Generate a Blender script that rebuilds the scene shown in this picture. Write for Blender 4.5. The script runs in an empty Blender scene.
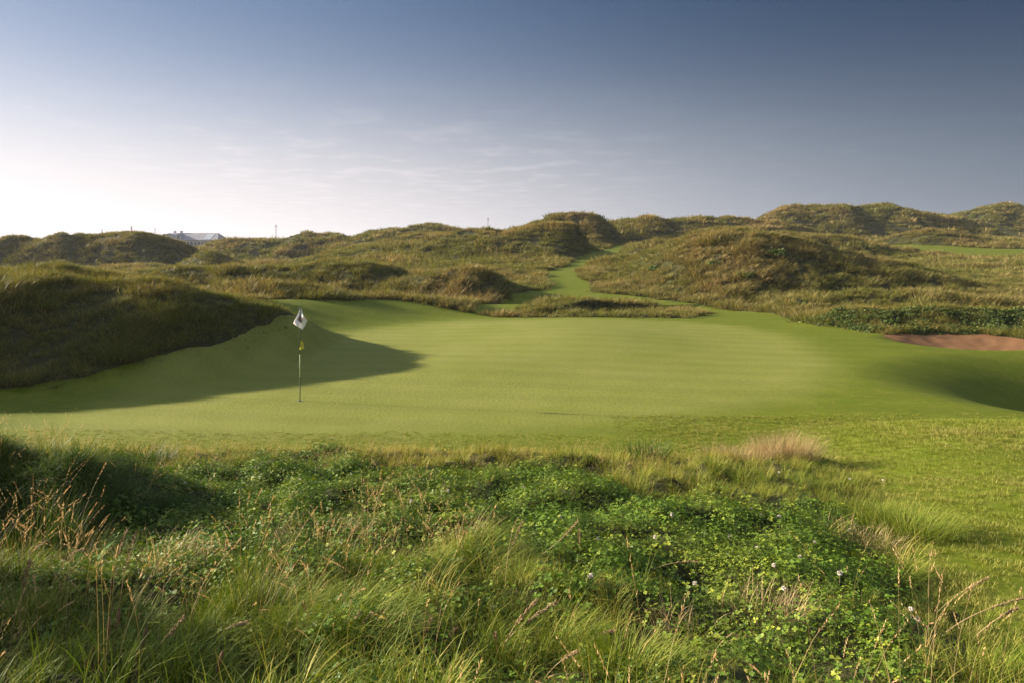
import bpy, math, random
import numpy as np
from mathutils import Vector, Matrix

R = math.radians
scene = bpy.context.scene
COL = scene.collection
rng = np.random.default_rng(7)
random.seed(7)

# ------------------------------------------------------------------ camera constants
F, U0, V0, H = 683.0, 512.0, 250.0, 3.45
SUN_AZ, SUN_EL = 79.0, 16.8            # degrees left of the view axis, elevation

def wx(u, Y):
    return (u - U0) / F * Y
def wz(v, Y):
    return H - (v - V0) / F * Y
def at(u, v, Y):
    return Vector((wx(u, Y), Y, wz(v, Y)))

def sstep(x, a, b):
    t = np.clip((x - a) / (b - a), 0, 1)
    return t * t * (3 - 2 * t)

# ------------------------------------------------------------------ noise
def _hash(ix, iy, seed):
    h = (ix.astype(np.int64) * 374761393 + iy.astype(np.int64) * 668265263 + seed * 1442695041) & 0xFFFFFFFF
    h = ((h ^ (h >> 13)) * 1274126177) & 0xFFFFFFFF
    return h ^ (h >> 16)
def noise(x, y, seed=0):
    ix, iy = np.floor(x), np.floor(y)
    fx, fy = x - ix, y - iy
    def g(dx, dy):
        a = (_hash(ix + dx, iy + dy, seed) & 0xFFFF) / 65536.0 * 2 * np.pi
        return np.cos(a) * (fx - dx) + np.sin(a) * (fy - dy)
    sx = fx * fx * fx * (fx * (fx * 6 - 15) + 10)
    sy = fy * fy * fy * (fy * (fy * 6 - 15) + 10)
    a, b, c, d = g(0, 0), g(1, 0), g(0, 1), g(1, 1)
    return 1.5 * ((a * (1 - sx) + b * sx) * (1 - sy) + (c * (1 - sx) + d * sx) * sy)
def fbm(x, y, seed=0, octv=3):
    s, a = 0, 1.0
    for o in range(octv):
        s = s + a * noise(x, y, seed + o * 17)
        x, y, a = x * 2.03, y * 2.03, a * 0.5
    return s

# ------------------------------------------------------------------ terrain
class Ridge:
    """a dune: its crest line in plan and height, and how far its front and back slopes run out"""
    def __init__(self, pts, wf, wb, taper=3.0, y=None, sharp=1.0):
        p = np.array([(wx(q[0], (q[2] if len(q) > 2 else y)), (q[2] if len(q) > 2 else y),
                       wz(q[1], (q[2] if len(q) > 2 else y))) for q in pts])
        p = p[np.argsort(p[:, 0])]
        p[:, 2] -= np.interp(p[:, 1], [12, 20, 40, 60, 110, 200], [0, .12, .28, .42, .62, .9])      # the grass stands on top
        self.wf, self.wb, self.sharp = wf, wb, sharp
        n = 500
        x0, x1 = p[0, 0] - taper, p[-1, 0] + taper
        self.xs = np.linspace(x0, x1, n)
        yc = np.interp(self.xs, p[:, 0], p[:, 1])
        zc = np.interp(self.xs, p[:, 0], p[:, 2])
        m = np.clip(np.minimum((self.xs - x0), (x1 - self.xs)) / taper, 0, 1)
        m = m * m * (3 - 2 * m)
        k = max(1, int(0.022 * n)); ker = np.hanning(2 * k + 3)[1:-1]; ker /= ker.sum()
        pad = lambda a: np.convolve(np.pad(a, k, mode='edge'), ker, mode='valid')
        self.yc, self.zc, self.m = pad(yc), pad(zc), m
    def __call__(self, x, y):
        yc = np.interp(x, self.xs, self.yc)
        zc = np.interp(x, self.xs, self.zc)
        m = np.interp(x, self.xs, self.m, left=0, right=0)
        h = np.maximum(0, zc - base(x, yc)) * m
        t = y - yc
        t = np.where(t < 0, -t / self.wf, t / self.wb)
        t = np.clip(t, 0, 1) ** self.sharp
        return h * np.cos(t * np.pi / 2) ** 2

BY = np.array([-60, 0, 2.5, 5, 8, 9.5, 11, 12.3, 13.5, 34, 38, 42, 47, 55, 62, 90, 115, 150, 200, 300, 600, 1500, 4000])
BC = np.array([2.0, 1.85, 1.55, 1.08, .58, .36, .12, .02, 0, 0, -.1, -.3, .25, .9, 1.4, 2.95, 5.3, 4.6, 2.6, 1.5, -2, -14, -60])
BL = np.array([2.0, 1.85, 1.55, 1.08, .58, .36, .12, .02, 0, 0, -.1, -.3, -.3, -.2, 0, .4, .6, .8, .8, .2, -3, -14, -60])
BR = np.array([1.8, 1.62, 1.38, .98, .72, .63, .53, .36, .05, 0, -.1, -.3, .0, .5, 1.0, 2.25, 4.2, 4.4, 3.2, 1.5, -2, -14, -60])

APRON = np.array([(-14.0, 10.0), (-9.2, 14.0), (-9.6, 17.5), (-9.7, 21.0), (-8.4, 25.5), (-5.6, 31.0), (-3.4, 33.2), (0.0, 35.6)])

def seg_dist(x, y, a, b):
    ax, ay = a; bx, by = b
    dx, dy = bx - ax, by - ay
    t = np.clip(((x - ax) * dx + (y - ay) * dy) / (dx * dx + dy * dy), 0, 1)
    px, py = ax + t * dx, ay + t * dy
    return np.hypot(x - px, y - py), t, (dx * (y - ay) - dy * (x - ax))
def line_side_dist(x, y, L):
    """signed distance to a polyline, positive on its left-hand side"""
    best = np.full(np.shape(x), 1e9); side = np.zeros(np.shape(x))
    for a, b in zip(L[:-1], L[1:]):
        d, t, s = seg_dist(x, y, a, b)
        m = d < best
        best = np.where(m, d, best); side = np.where(m, np.sign(s), side)
    return best * side

def base(x, y):
    x = np.asarray(x, float); y = np.asarray(y, float)
    c, l, r = np.interp(y, BY, BC), np.interp(y, BY, BL), np.interp(y, BY, BR)
    wl = sstep(-x, 4 + .12 * y, 8 + .28 * y) * sstep(y, 30, 45)
    wr = sstep(x, 2.6 + .17 * np.clip(y, 0, 30), 4.2 + .28 * np.clip(y, 0, 40))
    z = c * (1 - wl) + l * wl
    z = z * (1 - wr) + r * wr
    near = (y > 5) & (y < 60)
    d = line_side_dist(x, y, APRON)
    z = z + .95 * sstep(d, .2, 6.5) * sstep(y, 11, 17) * (1 - sstep(y, 36, 46)) * near
    # hollow off the right side of the green
    e = np.hypot((x - 20.5) / 11.5, (y - 17.4) / 7.0)
    z = z - 2.5 * (1 - sstep(e, .12, 1.0))
    # bunker bowl
    e = np.hypot((x - 17.4) / 3.6, (y - 26.2) / 2.2)
    z = z - .36 * (1 - sstep(e, .2, 1.0))
    z = z - .14 * np.exp(-((x - 17.5) / 4.0) ** 2 - ((y - 23.8) / 1.6) ** 2)
    # the ground is worn away in front of the hummock on the left
    z = z - .38 * np.exp(-((x + 4.5) / 1.15) ** 2 - ((y - 5.15) / .5) ** 2)
    # slow roll of the green, and the swell that crosses its back half
    z = z + .20 * np.exp(-((x - 2.2) / 4.6) ** 2 - ((y - 27.0) / 4.5) ** 2) + .13 * np.exp(-((x + 1.5) / 3.2) ** 2 - ((y - 20.0) / 2.6) ** 2)
    z = z + .07 * noise(x * .13 + 3.1, y * .13, 5) * sstep(y, 12, 16) * (1 - sstep(y, 34, 40))
    return z

RIDGES = [
    # mounds round the green
    Ridge([(-420, 236, 17.2), (-250, 242, 18.0), (-100, 258, 19.2), (-30, 269, 19.8), (0, 274, 20), (61, 276, 20.3), (92, 281, 20.6), (138, 278, 21), (172, 282, 21.2), (200, 289, 21.4), (230, 295.5, 21.8), (256, 302, 22.4), (274, 304, 23), (288, 309, 23.6), (297, 316, 24)], 6.2, 5.0, 1.2, sharp=.95),
    Ridge([(-120, 266), (-60, 267), (0, 269), (18, 266), (46, 263), (77, 266), (104, 271), (129, 277), (150, 284)], 4.5, 6, 3, y=27.5),
    Ridge([(185, 287), (205, 283), (230, 281), (256, 280.5), (287, 280.5), (317, 286), (340, 289), (352, 295)], 3.0, 3.5, 1.5, y=37),
    Ridge([(110, 276), (123, 272), (138, 267), (172, 263), (197, 264), (225, 262), (256, 263), (287, 263), (317, 260), (357, 259), (379, 263), (390, 268)], 6.5, 9, 2.0, y=48),
    Ridge([(392, 276), (416, 272), (440, 268), (471, 266.5), (490, 266), (512, 270), (537, 277), (550, 284)], 5.0, 6, 1.5, y=46),
    Ridge([(506, 318), (516, 313), (534, 309), (558, 307.5), (604, 311), (640, 314.5), (666, 317), (700, 319), (718, 320)], 1.8, 2.0, 1.0, y=37.6),
    # the big mound and the banks on its right
    Ridge([(578, 296, 63), (586, 290, 63), (604, 278, 62), (629, 263, 60), (650, 248, 58), (678, 236, 57), (696, 230, 56), (721, 225.5, 56), (740, 224.5, 56), (768, 229, 56), (799, 236, 56), (829, 247, 56), (860, 252, 56), (891, 257, 56), (906, 261, 56), (930, 270, 56), (952, 279, 56), (965, 287, 56), (985, 296, 56)], 12.5, 13, 2.0, sharp=1.1),
    Ridge([(764, 306), (782, 297), (808, 292.5), (851, 287), (891, 288.5), (952, 290.5), (1024, 297), (1120, 300)], 5.0, 4.5, 2, y=39.5),
    Ridge([(786, 319), (798, 316), (814, 312), (860, 308), (897, 305), (960, 305.5), (1024, 308), (1120, 310)], 2.0, 3.5, 1.0, y=30.6),
    Ridge([(925, 276), (943, 268), (968, 262), (1000, 259.5), (1024, 259), (1120, 262)], 9, 9, 5, y=76),
    Ridge([(960, 290), (985, 285), (1010, 281), (1040, 280), (1120, 284)], 7, 8, 4, y=60),
    # hills behind
    Ridge([(290, 262), (320, 252), (350, 246), (400, 241), (430, 236), (460, 230), (490, 226.5), (512, 226), (545, 223), (575, 224), (594, 228), (606, 236), (614, 248)], 13, 12, 2.5, y=90),
    Ridge([(200, 247), (230, 239.5), (256, 236.5), (290, 236.5), (296, 234), (354, 233), (370, 228), (391, 225), (410, 226), (434, 222), (459, 227), (480, 227), (520, 230)], 16, 16, 10, y=150),
    Ridge([(515, 227), (537, 221), (552, 212), (567, 209.5), (593, 210.5), (599, 215), (606, 222)], 11, 11, 3, y=125),
    Ridge([(598, 222), (607, 218), (635, 215), (666, 216.5), (687, 213.5), (709, 215), (739, 219.5), (760, 223), (800, 230)], 15, 16, 8, y=142),
    Ridge([(568, 274, 61), (576, 268, 63), (595, 260, 69), (623, 250, 75), (640, 241, 77), (660, 238, 78)], 8, 6, 2.5),
    Ridge([(-200, 244), (-100, 243), (0, 239), (18, 233), (40, 231), (65, 227.5), (89, 230.5), (117, 233.5), (144, 232), (160, 236), (174, 240), (183, 245), (185, 250)], 9, 14, 1.0, y=112, sharp=1.35),
    Ridge([(190, 255), (200, 250), (212, 250.5), (226, 257)], 6, 8, 3, y=98),
    Ridge([(760, 236), (783, 231), (823, 230), (848, 235), (880, 243), (910, 252)], 11, 10, 6, y=96),
    Ridge([(860, 246), (891, 237), (922, 231), (952, 228.5), (977, 236), (1000, 243), (1030, 246)], 10, 10, 6, y=120),
    Ridge([(745, 226), (768, 213), (783, 206.5), (802, 204), (842, 202), (851, 205), (860, 203), (891, 204), (919, 209), (950, 215)], 22, 20, 10, y=172),
    Ridge([(890, 220), (940, 208.5), (965, 207), (980, 203), (1002, 202), (1024, 205), (1120, 206), (1250, 212)], 24, 20, 12, y=196),
    # out of frame on either side, so that the land goes on
    Ridge([(-900, 240), (-600, 250), (-400, 252), (-260, 262)], 14, 12, 6, y=40),
    Ridge([(1130, 240), (1300, 230), (1500, 240), (1700, 236)], 20, 16, 8, y=80),
    # foreground: the hummock on the left and the swell in front of the camera
    Ridge([(-800, 440, 4.9), (-320, 466, 5.5), (-120, 476, 5.9), (-20, 480, 6.1), (20, 483, 6.15), (52, 485, 6.15), (70, 489, 6.1), (84, 504, 6.0), (92, 528, 5.9)], .55, 2.2, .3, sharp=1.3),
    Ridge([(-2200, 300, 3.6), (-1100, 320, 3.6), (-650, 376, 3.6), (-400, 410, 3.6), (-280, 450, 3.6)], 1.5, 1.2, 1.0),  # unseen dune left of frame, added to throw shade on the near grass
    Ridge([(130, 618, 4.0), (220, 612, 4.1), (330, 612, 4.2), (430, 606, 4.25), (500, 602, 4.3), (545, 608, 4.3), (580, 618, 4.3)], .5, 1.3, .5),
]

def smooth_height(x, y):
    s = 0.0
    for r in RIDGES:
        s = s + np.maximum(r(x, y), 0) ** 6
    return base(x, y) + s ** (1 / 6.0)

def ray(u, v, y0=2.0, y1=60.0):
    """where the line of sight through a pixel meets the ground"""
    Y = np.linspace(y0, y1, 4000)
    d = wz(v, Y) - smooth_height(wx(u, Y), Y)
    i = np.argmax(d < 0)
    if not (d < 0).any(): i = len(Y) - 1
    return (wx(u, Y[i]), Y[i])

def chaikin(p, n=2):
    p = np.array(p, float)
    for _ in range(n):
        q = np.roll(p, -1, axis=0)
        p = np.stack([.75 * p + .25 * q, .25 * p + .75 * q], 1).reshape(-1, 2)
    return p
def poly_sdf(x, y, P):
    """signed distance to a closed outline, positive inside"""
    best = np.full(x.shape, 1e9); inside = np.zeros(x.shape, bool)
    m = (x > P[:, 0].min() - 8) & (x < P[:, 0].max() + 8) & (y > P[:, 1].min() - 8) & (y < P[:, 1].max() + 8)
    X, Y = x[m], y[m]; b = best[m]; ins = inside[m]
    for a, c in zip(P, np.roll(P, -1, axis=0)):
        d, _, _ = seg_dist(X, Y, a, c)
        b = np.minimum(b, d)
        cross = (a[1] > Y) != (c[1] > Y)
        dy = c[1] - a[1]
        if dy != 0: ins ^= cross & (X < (c[0] - a[0]) * (Y - a[1]) / dy + a[0])
    best[m] = b; inside[m] = ins
    return np.where(inside, best, -best)
def plan(pts):
    out = []
    for q in pts:
        if q[0] == 'w': out.append(q[1:])
        elif len(q) == 3: out.append((wx(q[0], q[2]), q[2]))
        else: out.append(ray(*q))
    return out

MOWN_P = chaikin(plan([
    ('w', -26, 12.5), ('w', -17, 14.2), (-20, 391), (0, 388), (60, 380), (100, 372), (150, 360), (200, 347), (240, 334), (268, 326), ('w', -7.7, 24.0), ('w', -7.6, 25.6), ('w', -8.2, 27.6), ('w', -10.5, 30), ('w', -12.5, 34.2),
    ('w', -9.2, 34.6), ('w', -7.9, 36.6), ('w', -6.4, 37.6), ('w', -4.6, 37.2), ('w', -2.6, 36.6), ('w', -.9, 35.8), ('w', .5, 34.9), ('w', 4, 34.6), ('w', 8, 34.6), ('w', 10.4, 34.8), ('w', 12.0, 34.9), ('w', 12.6, 33.8), ('w', 13.2, 32.2),
    ('w', 13.9, 30.2), ('w', 15.0, 28.6), ('w', 15.4, 27.2), ('w', 16.5, 26.0), ('w', 20, 26), ('w', 26, 26), ('w', 30, 18), ('w', 28, 4), ('w', 14, -6), ('w', 5.0, -4),
    ('w', 2.6, 2.8), ('w', 2.7, 4.2), ('w', 2.9, 5.2), ('w', 3.4, 6.4), ('w', 3.9, 7.6), ('w', 4.6, 9.2), ('w', 5.0, 10.5), ('w', 4.2, 11.0), ('w', 3.2, 10.4), ('w', 2.0, 10.6), ('w', .8, 11.2), ('w', -2, 11.3), ('w', -5, 11.2), ('w', -8, 11.6), ('w', -12, 11.5), ('w', -26, 9)]), 2)
GREEN_P = chaikin(plan([
    ('w', -9.6, 12.9), ('w', -9.0, 15), ('w', -9.4, 18), ('w', -9.5, 21.5), ('w', -8.2, 25.8), ('w', -5.5, 31), ('w', -2.5, 33.2), ('w', 2, 33.6), ('w', 7, 33.2), ('w', 10.2, 31), ('w', 11, 27), ('w', 10.2, 23), ('w', 9.2, 19.5), ('w', 7, 16.4), ('w', 4, 14.2), ('w', 0, 13.0), ('w', -5, 12.5)]), 3)
BUNKER_P = chaikin(plan([('w', 14.5, 27.4), ('w', 15.3, 25.8), ('w', 17, 24.8), ('w', 19, 25.0), ('w', 20.3, 26.2), ('w', 19.9, 27.7), ('w', 18.3, 28.4), ('w', 16.2, 28.2)]), 2)

PATHS = [
    [(622, 118, 1.3), (617, 110, 1.4), (610, 98, 1.5), (597, 84, 1.6), (578, 71, 1.5), (563, 63, 1.4), (562, 57, 1.4), (572, 52, 1.6), (564, 48.5, 1.7), (590, 47.2, 1.9), (630, 45.6, 1.8), (682, 43.2, 1.9), (725, 40.6, 1.7), (744, 37.6, 1.8), (742, 34, 2.6)],
    [(564, 48, 2.6), (535, 44, 1.8), (505, 40.0, 1.5), (490, 37.5, 1.2)],
    [(900, 112, 6), (940, 106, 9.0), (1000, 100, 9.0), (1080, 98, 9.0)],
    [(160, 128, 6), (215, 126, 6)],
]
def path_sdf(x, y):
    best = np.full(x.shape, -1e9)
    for P in PATHS:
        P = [(wx(u, Y), Y, w) for u, Y, w in P]
        for a, b in zip(P[:-1], P[1:]):
            d, t, _ = seg_dist(x, y, a[:2], b[:2])
            best = np.maximum(best, a[2] + (b[2] - a[2]) * t - d)
    return best

def zones(x, y):
    x = np.asarray(x, float); y = np.asarray(y, float)
    wob = .14 * noise(x * .9, y * .9, 31) + .05 * noise(x * 4.1, y * 4.1, 32)
    pw = .4 * noise(x * .12, y * .12, 33) + .3 * noise(x * .5, y * .5, 34)
    p = path_sdf(x, y) + pw * sstep(y, 42, 60)
    m = np.maximum(poly_sdf(x, y, MOWN_P) + wob * (y > 6), p)
    g = poly_sdf(x, y, GREEN_P)
    b = poly_sdf(x, y, BUNKER_P) + wob * .8
    return m, g, b, p

def height(x, y, z=None, zn=None):
    x = np.asarray(x, float); y = np.asarray(y, float)
    m, g, b, p = zn if zn is not None else zones(x, y)
    s = 0.0
    for r in RIDGES: s = s + np.maximum(r(x, y), 0) ** 6
    rise = s ** (1 / 6.0)
    flat = sstep(p, -2.6, .4) * sstep(y, 38, 48)
    flat = np.maximum(flat, sstep(m, -1.3, .3) * sstep(y, 27, 30) * (1 - sstep(y, 44, 48)))
    h = base(x, y) + rise * (1 - .85 * flat)
    rough = sstep(-np.maximum(m, b), 0.0, .7 + .02 * y)
    # hummocks of the unmown ground, finer close by
    n = 0
    fg = 1 - sstep(y, 10, 14)
    n = n + fg * (.14 * rough + sstep(-m, .1, 1.9) * (.14 * fbm(x * 1.25, y * 1.35, 41, 2) + .07 * noise(x * 3.2, y * 3.2, 43)))
    mid = sstep(y, 12, 15)
    sc = np.interp(y, [12, 25, 50, 100, 200], [.75, .62, .36, .2, .12])
    # pick a band by distance with fixed world scales
    for (y0, y1, w, a) in ((12, 36, .9, .085), (16, 60, .42, .11), (34, 120, .2, .15), (70, 400, .1, .75), (34, 140, .5, .15), (60, 400, .3, .2), (90, 400, .06, 1.0)):
        wgt = sstep(y, y0, y0 * 1.25) * (1 - sstep(y, y1, y1 * 1.5))
        n = n + mid * rough * wgt * a * fbm(x * w, y * w * .9, 51 + int(w * 100), 2)
    # soft turf unevenness
    n = n + (m > 0) * .006 * noise(x * .8, y * .8, 61)
    n = n + np.where(b > 0, .03 * noise(x * 2.1, y * 2.1, 71), 0)
    return h + n

# ------------------------------------------------------------------ mesh helpers
def raw_mesh(name, V, T, attrs=None, mat=None, normals=None, smooth=True):
    me = bpy.data.meshes.new(name)
    V = np.asarray(V, np.float32); T = np.asarray(T, np.int32)
    me.vertices.add(len(V)); me.vertices.foreach_set('co', V.ravel())
    nt, k = T.shape
    me.loops.add(nt * k); me.loops.foreach_set('vertex_index', T.ravel())
    me.polygons.add(nt)
    me.polygons.foreach_set('loop_start', np.arange(nt, dtype=np.int32) * k)
    me.polygons.foreach_set('use_smooth', np.full(nt, smooth))
    me.update(calc_edges=True)
    for nme, a in (attrs or {}).items():
        a = np.asarray(a)
        if a.ndim == 2:
            at_ = me.attributes.new(nme, 'FLOAT_VECTOR', 'POINT'); at_.data.foreach_set('vector', a.astype(np.float32).ravel())
        elif a.dtype.kind in 'iu':
            at_ = me.attributes.new(nme, 'INT', 'POINT'); at_.data.foreach_set('value', a.astype(np.int32))
        else:
            at_ = me.attributes.new(nme, 'FLOAT', 'POINT'); at_.data.foreach_set('value', a.astype(np.float32))
    if normals is not None: me.normals_split_custom_set_from_vertices(np.asarray(normals, np.float32))
    if mat: me.materials.append(mat)
    return me
def link(name, me, parent=None, loc=None):
    o = bpy.data.objects.new(name, me); COL.objects.link(o)
    if parent: o.parent = parent
    if loc is not None: o.location = loc
    return o
def tag(o, label=None, cat=None, group=None, kind=None):
    if label: o['label'] = label
    if cat: o['category'] = cat
    if group: o['group'] = group
    if kind: o['kind'] = kind
    return o
def empty(name, loc, label=None, cat=None, group=None, rz=0):
    o = bpy.data.objects.new(name, None); COL.objects.link(o)
    o.location = loc; o.rotation_euler = (0, 0, rz); o.empty_display_size = .1
    return tag(o, label, cat, group)

class MB:
    """collects simple shapes into one triangle mesh"""
    def __init__(self): self.V, self.T, self.n, self.t = [], [], 0, []
    def add(self, V, T, t=None):
        V = np.asarray(V, float); self.V.append(V); self.T.append(np.asarray(T) + self.n); self.n += len(V)
        self.t.append(np.zeros(len(V)) if t is None else np.broadcast_to(np.asarray(t, float), (len(V),)))
    def box(self, c, s, bev=0):
        x, y, z = np.array(s) / 2
        V = np.array([(sx * x, sy * y, sz * z) for sx in (-1, 1) for sy in (-1, 1) for sz in (-1, 1)]) + np.array(c)
        self.add(V, [(0, 1, 3), (0, 3, 2), (4, 6, 7), (4, 7, 5), (0, 4, 5), (0, 5, 1), (2, 3, 7), (2, 7, 6), (0, 2, 6), (0, 6, 4), (1, 5, 7), (1, 7, 3)])
    def tube(self, P, rad, n=6, t=None):
        P = np.asarray(P, float); k = len(P); rad = np.broadcast_to(np.asarray(rad, float), (k,))
        d = np.gradient(P, axis=0); d /= np.linalg.norm(d, axis=1)[:, None] + 1e-9
        up = np.array([.3, .9, .1]); a = np.cross(d, up); a /= np.linalg.norm(a, axis=1)[:, None] + 1e-9
        b = np.cross(d, a)
        ang = np.arange(n) / n * 2 * np.pi
        V = P[:, None] + rad[:, None, None] * (a[:, None] * np.cos(ang)[None, :, None] + b[:, None] * np.sin(ang)[None, :, None])
        V = V.reshape(-1, 3); T = []
        for i in range(k - 1):
            for j in range(n):
                p, q = i * n + j, i * n + (j + 1) % n
                T += [(p, q, q + n), (p, q + n, p + n)]
        c0, c1 = len(V), len(V) + 1
        V = np.vstack([V, P[:1], P[-1:]])
        for j in range(n):
            T += [(c0, (j + 1) % n, j), (c1, (k - 1) * n + j, (k - 1) * n + (j + 1) % n)]
        self.add(V, T, t)
    def mesh(self, name, mat, smooth=False):
        return raw_mesh(name, np.vstack(self.V), np.vstack(self.T), {'t': np.concatenate(self.t)}, mat, smooth=smooth)
    def build(self, name, mat, parent=None, loc=None, smooth=False):
        return link(name, self.mesh(name, mat, smooth), parent, loc)

# ------------------------------------------------------------------ materials
def new_mat(name):
    m = bpy.data.materials.new(name); m.use_nodes = True
    nt = m.node_tree; nt.nodes.clear()
    out = nt.nodes.new('ShaderNodeOutputMaterial')
    def N(t, **kw):
        n = nt.nodes.new(t)
        for k, v in kw.items(): setattr(n, k, v)
        return n
    return m, nt, N, out
def mixc(nt, N, fac, a, b):
    n = N('ShaderNodeMix', data_type='RGBA')
    for s, v in ((n.inputs[0], fac), (n.inputs[6], a), (n.inputs[7], b)):
        if isinstance(v, (int, float)): s.default_value = v
        elif isinstance(v, tuple): s.default_value = (*v, 1)
        else: nt.links.new(v, s)
    return n.outputs[2]
def nz(nt, N, scale, detail=3, rough=.55, vec=None):
    n = N('ShaderNodeTexNoise'); n.inputs['Scale'].default_value = scale
    n.inputs['Detail'].default_value = detail; n.inputs['Roughness'].default_value = rough
    if vec is not None: nt.links.new(vec, n.inputs['Vector'])
    return n.outputs['Fac']
def ramp(nt, N, fac, lo, hi):
    n = N('ShaderNodeMapRange'); nt.links.new(fac, n.inputs[0])
    n.inputs[1].default_value = lo; n.inputs[2].default_value = hi
    return n.outputs[0]
def geo_pos(nt, N): return N('ShaderNodeNewGeometry').outputs['Position']

def simple_mat(name, col, rough=.6, col2=None, scale=5, metallic=0, trans=0, spec=.5):
    m, nt, N, out = new_mat(name)
    b = N('ShaderNodeBsdfPrincipled'); b.inputs['Roughness'].default_value = rough
    b.inputs['Metallic'].default_value = metallic; b.inputs['Specular IOR Level'].default_value = spec
    tc = N('ShaderNodeTexCoord').outputs['Object']
    c2 = col2 or tuple(c * .8 for c in col)
    c = mixc(nt, N, ramp(nt, N, nz(nt, N, scale, 4, vec=tc), .35, .65), col, c2)
    nt.links.new(c, b.inputs['Base Color'])
    if trans:
        tr = N('ShaderNodeBsdfTranslucent'); nt.links.new(c, tr.inputs['Color'])
        mx = N('ShaderNodeMixShader'); mx.inputs[0].default_value = trans
        nt.links.new(b.outputs[0], mx.inputs[1]); nt.links.new(tr.outputs[0], mx.inputs[2])
        nt.links.new(mx.outputs[0], out.inputs[0])
    else: nt.links.new(b.outputs[0], out.inputs[0])
    return m

def blade_mat(name, root, green, straw, tipmix=.35, trans=.24, patch=.35, dead=(.16, .12, .06), patch_scale=.35, gloss=.15):
    """grass blade: colour runs along the blade ('t'), with per-tuft tint and patches across the ground"""
    m, nt, N, out = new_mat(name)
    t = N('ShaderNodeAttribute', attribute_name='t').outputs['Fac']
    tint = N('ShaderNodeAttribute', attribute_name='tint', attribute_type='INSTANCER').outputs['Fac']
    rb = N('ShaderNodeAttribute', attribute_name='rb').outputs['Fac']
    pos = geo_pos(nt, N)
    pn = ramp(nt, N, nz(nt, N, patch_scale, 3, vec=pos), .38, .64)
    # straw amount = tint + patch + a share of single blades
    a1 = N('ShaderNodeMath', operation='MULTIPLY_ADD'); nt.links.new(pn, a1.inputs[0]); a1.inputs[1].default_value = patch; nt.links.new(tint, a1.inputs[2])
    rp = N('ShaderNodeMath', operation='POWER'); nt.links.new(rb, rp.inputs[0]); rp.inputs[1].default_value = 5
    a2 = N('ShaderNodeMath', operation='MULTIPLY_ADD'); nt.links.new(rp.outputs[0], a2.inputs[0]); a2.inputs[1].default_value = .9; nt.links.new(a1.outputs[0], a2.inputs[2])
    a3 = N('ShaderNodeMath', operation='SUBTRACT', use_clamp=True); nt.links.new(a2.outputs[0], a3.inputs[0]); a3.inputs[1].default_value = .2
    c = mixc(nt, N, a3.outputs[0], green, straw)
    # tips dry out a little
    tp = N('ShaderNodeMath', operation='POWER'); nt.links.new(t, tp.inputs[0]); tp.inputs[1].default_value = 2.5
    tm = N('ShaderNodeMath', operation='MULTIPLY'); nt.links.new(tp.outputs[0], tm.inputs[0]); tm.inputs[1].default_value = tipmix
    c = mixc(nt, N, tm.outputs[0], c, straw)
    # dead sheaths at the bottom of the blades
    rt = ramp(nt, N, t, .0, .35)
    c = mixc(nt, N, rt, root, c)
    hs = N('ShaderNodeHueSaturation'); nt.links.new(c, hs.inputs['Color'])
    vr = N('ShaderNodeMapRange'); nt.links.new(rb, vr.inputs[0]); vr.inputs[3].default_value = .6; vr.inputs[4].default_value = 1.35
    nt.links.new(vr.outputs[0], hs.inputs['Value']); c = hs.outputs[0]
    d = N('ShaderNodeBsdfPrincipled'); nt.links.new(c, d.inputs['Base Color']); d.inputs['Roughness'].default_value = .55
    d.inputs['Specular IOR Level'].default_value = gloss
    tr = N('ShaderNodeBsdfTranslucent')
    bright = N('ShaderNodeHueSaturation'); nt.links.new(c, bright.inputs['Color']); bright.inputs['Value'].default_value = 1.5; bright.inputs['Saturation'].default_value = 1.2
    nt.links.new(bright.outputs[0], tr.inputs['Color'])
    mx = N('ShaderNodeMixShader'); mx.inputs[0].default_value = trans
    nt.links.new(d.outputs[0], mx.inputs[1]); nt.links.new(tr.outputs[0], mx.inputs[2]); nt.links.new(mx.outputs[0], out.inputs[0])
    return m

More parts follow.
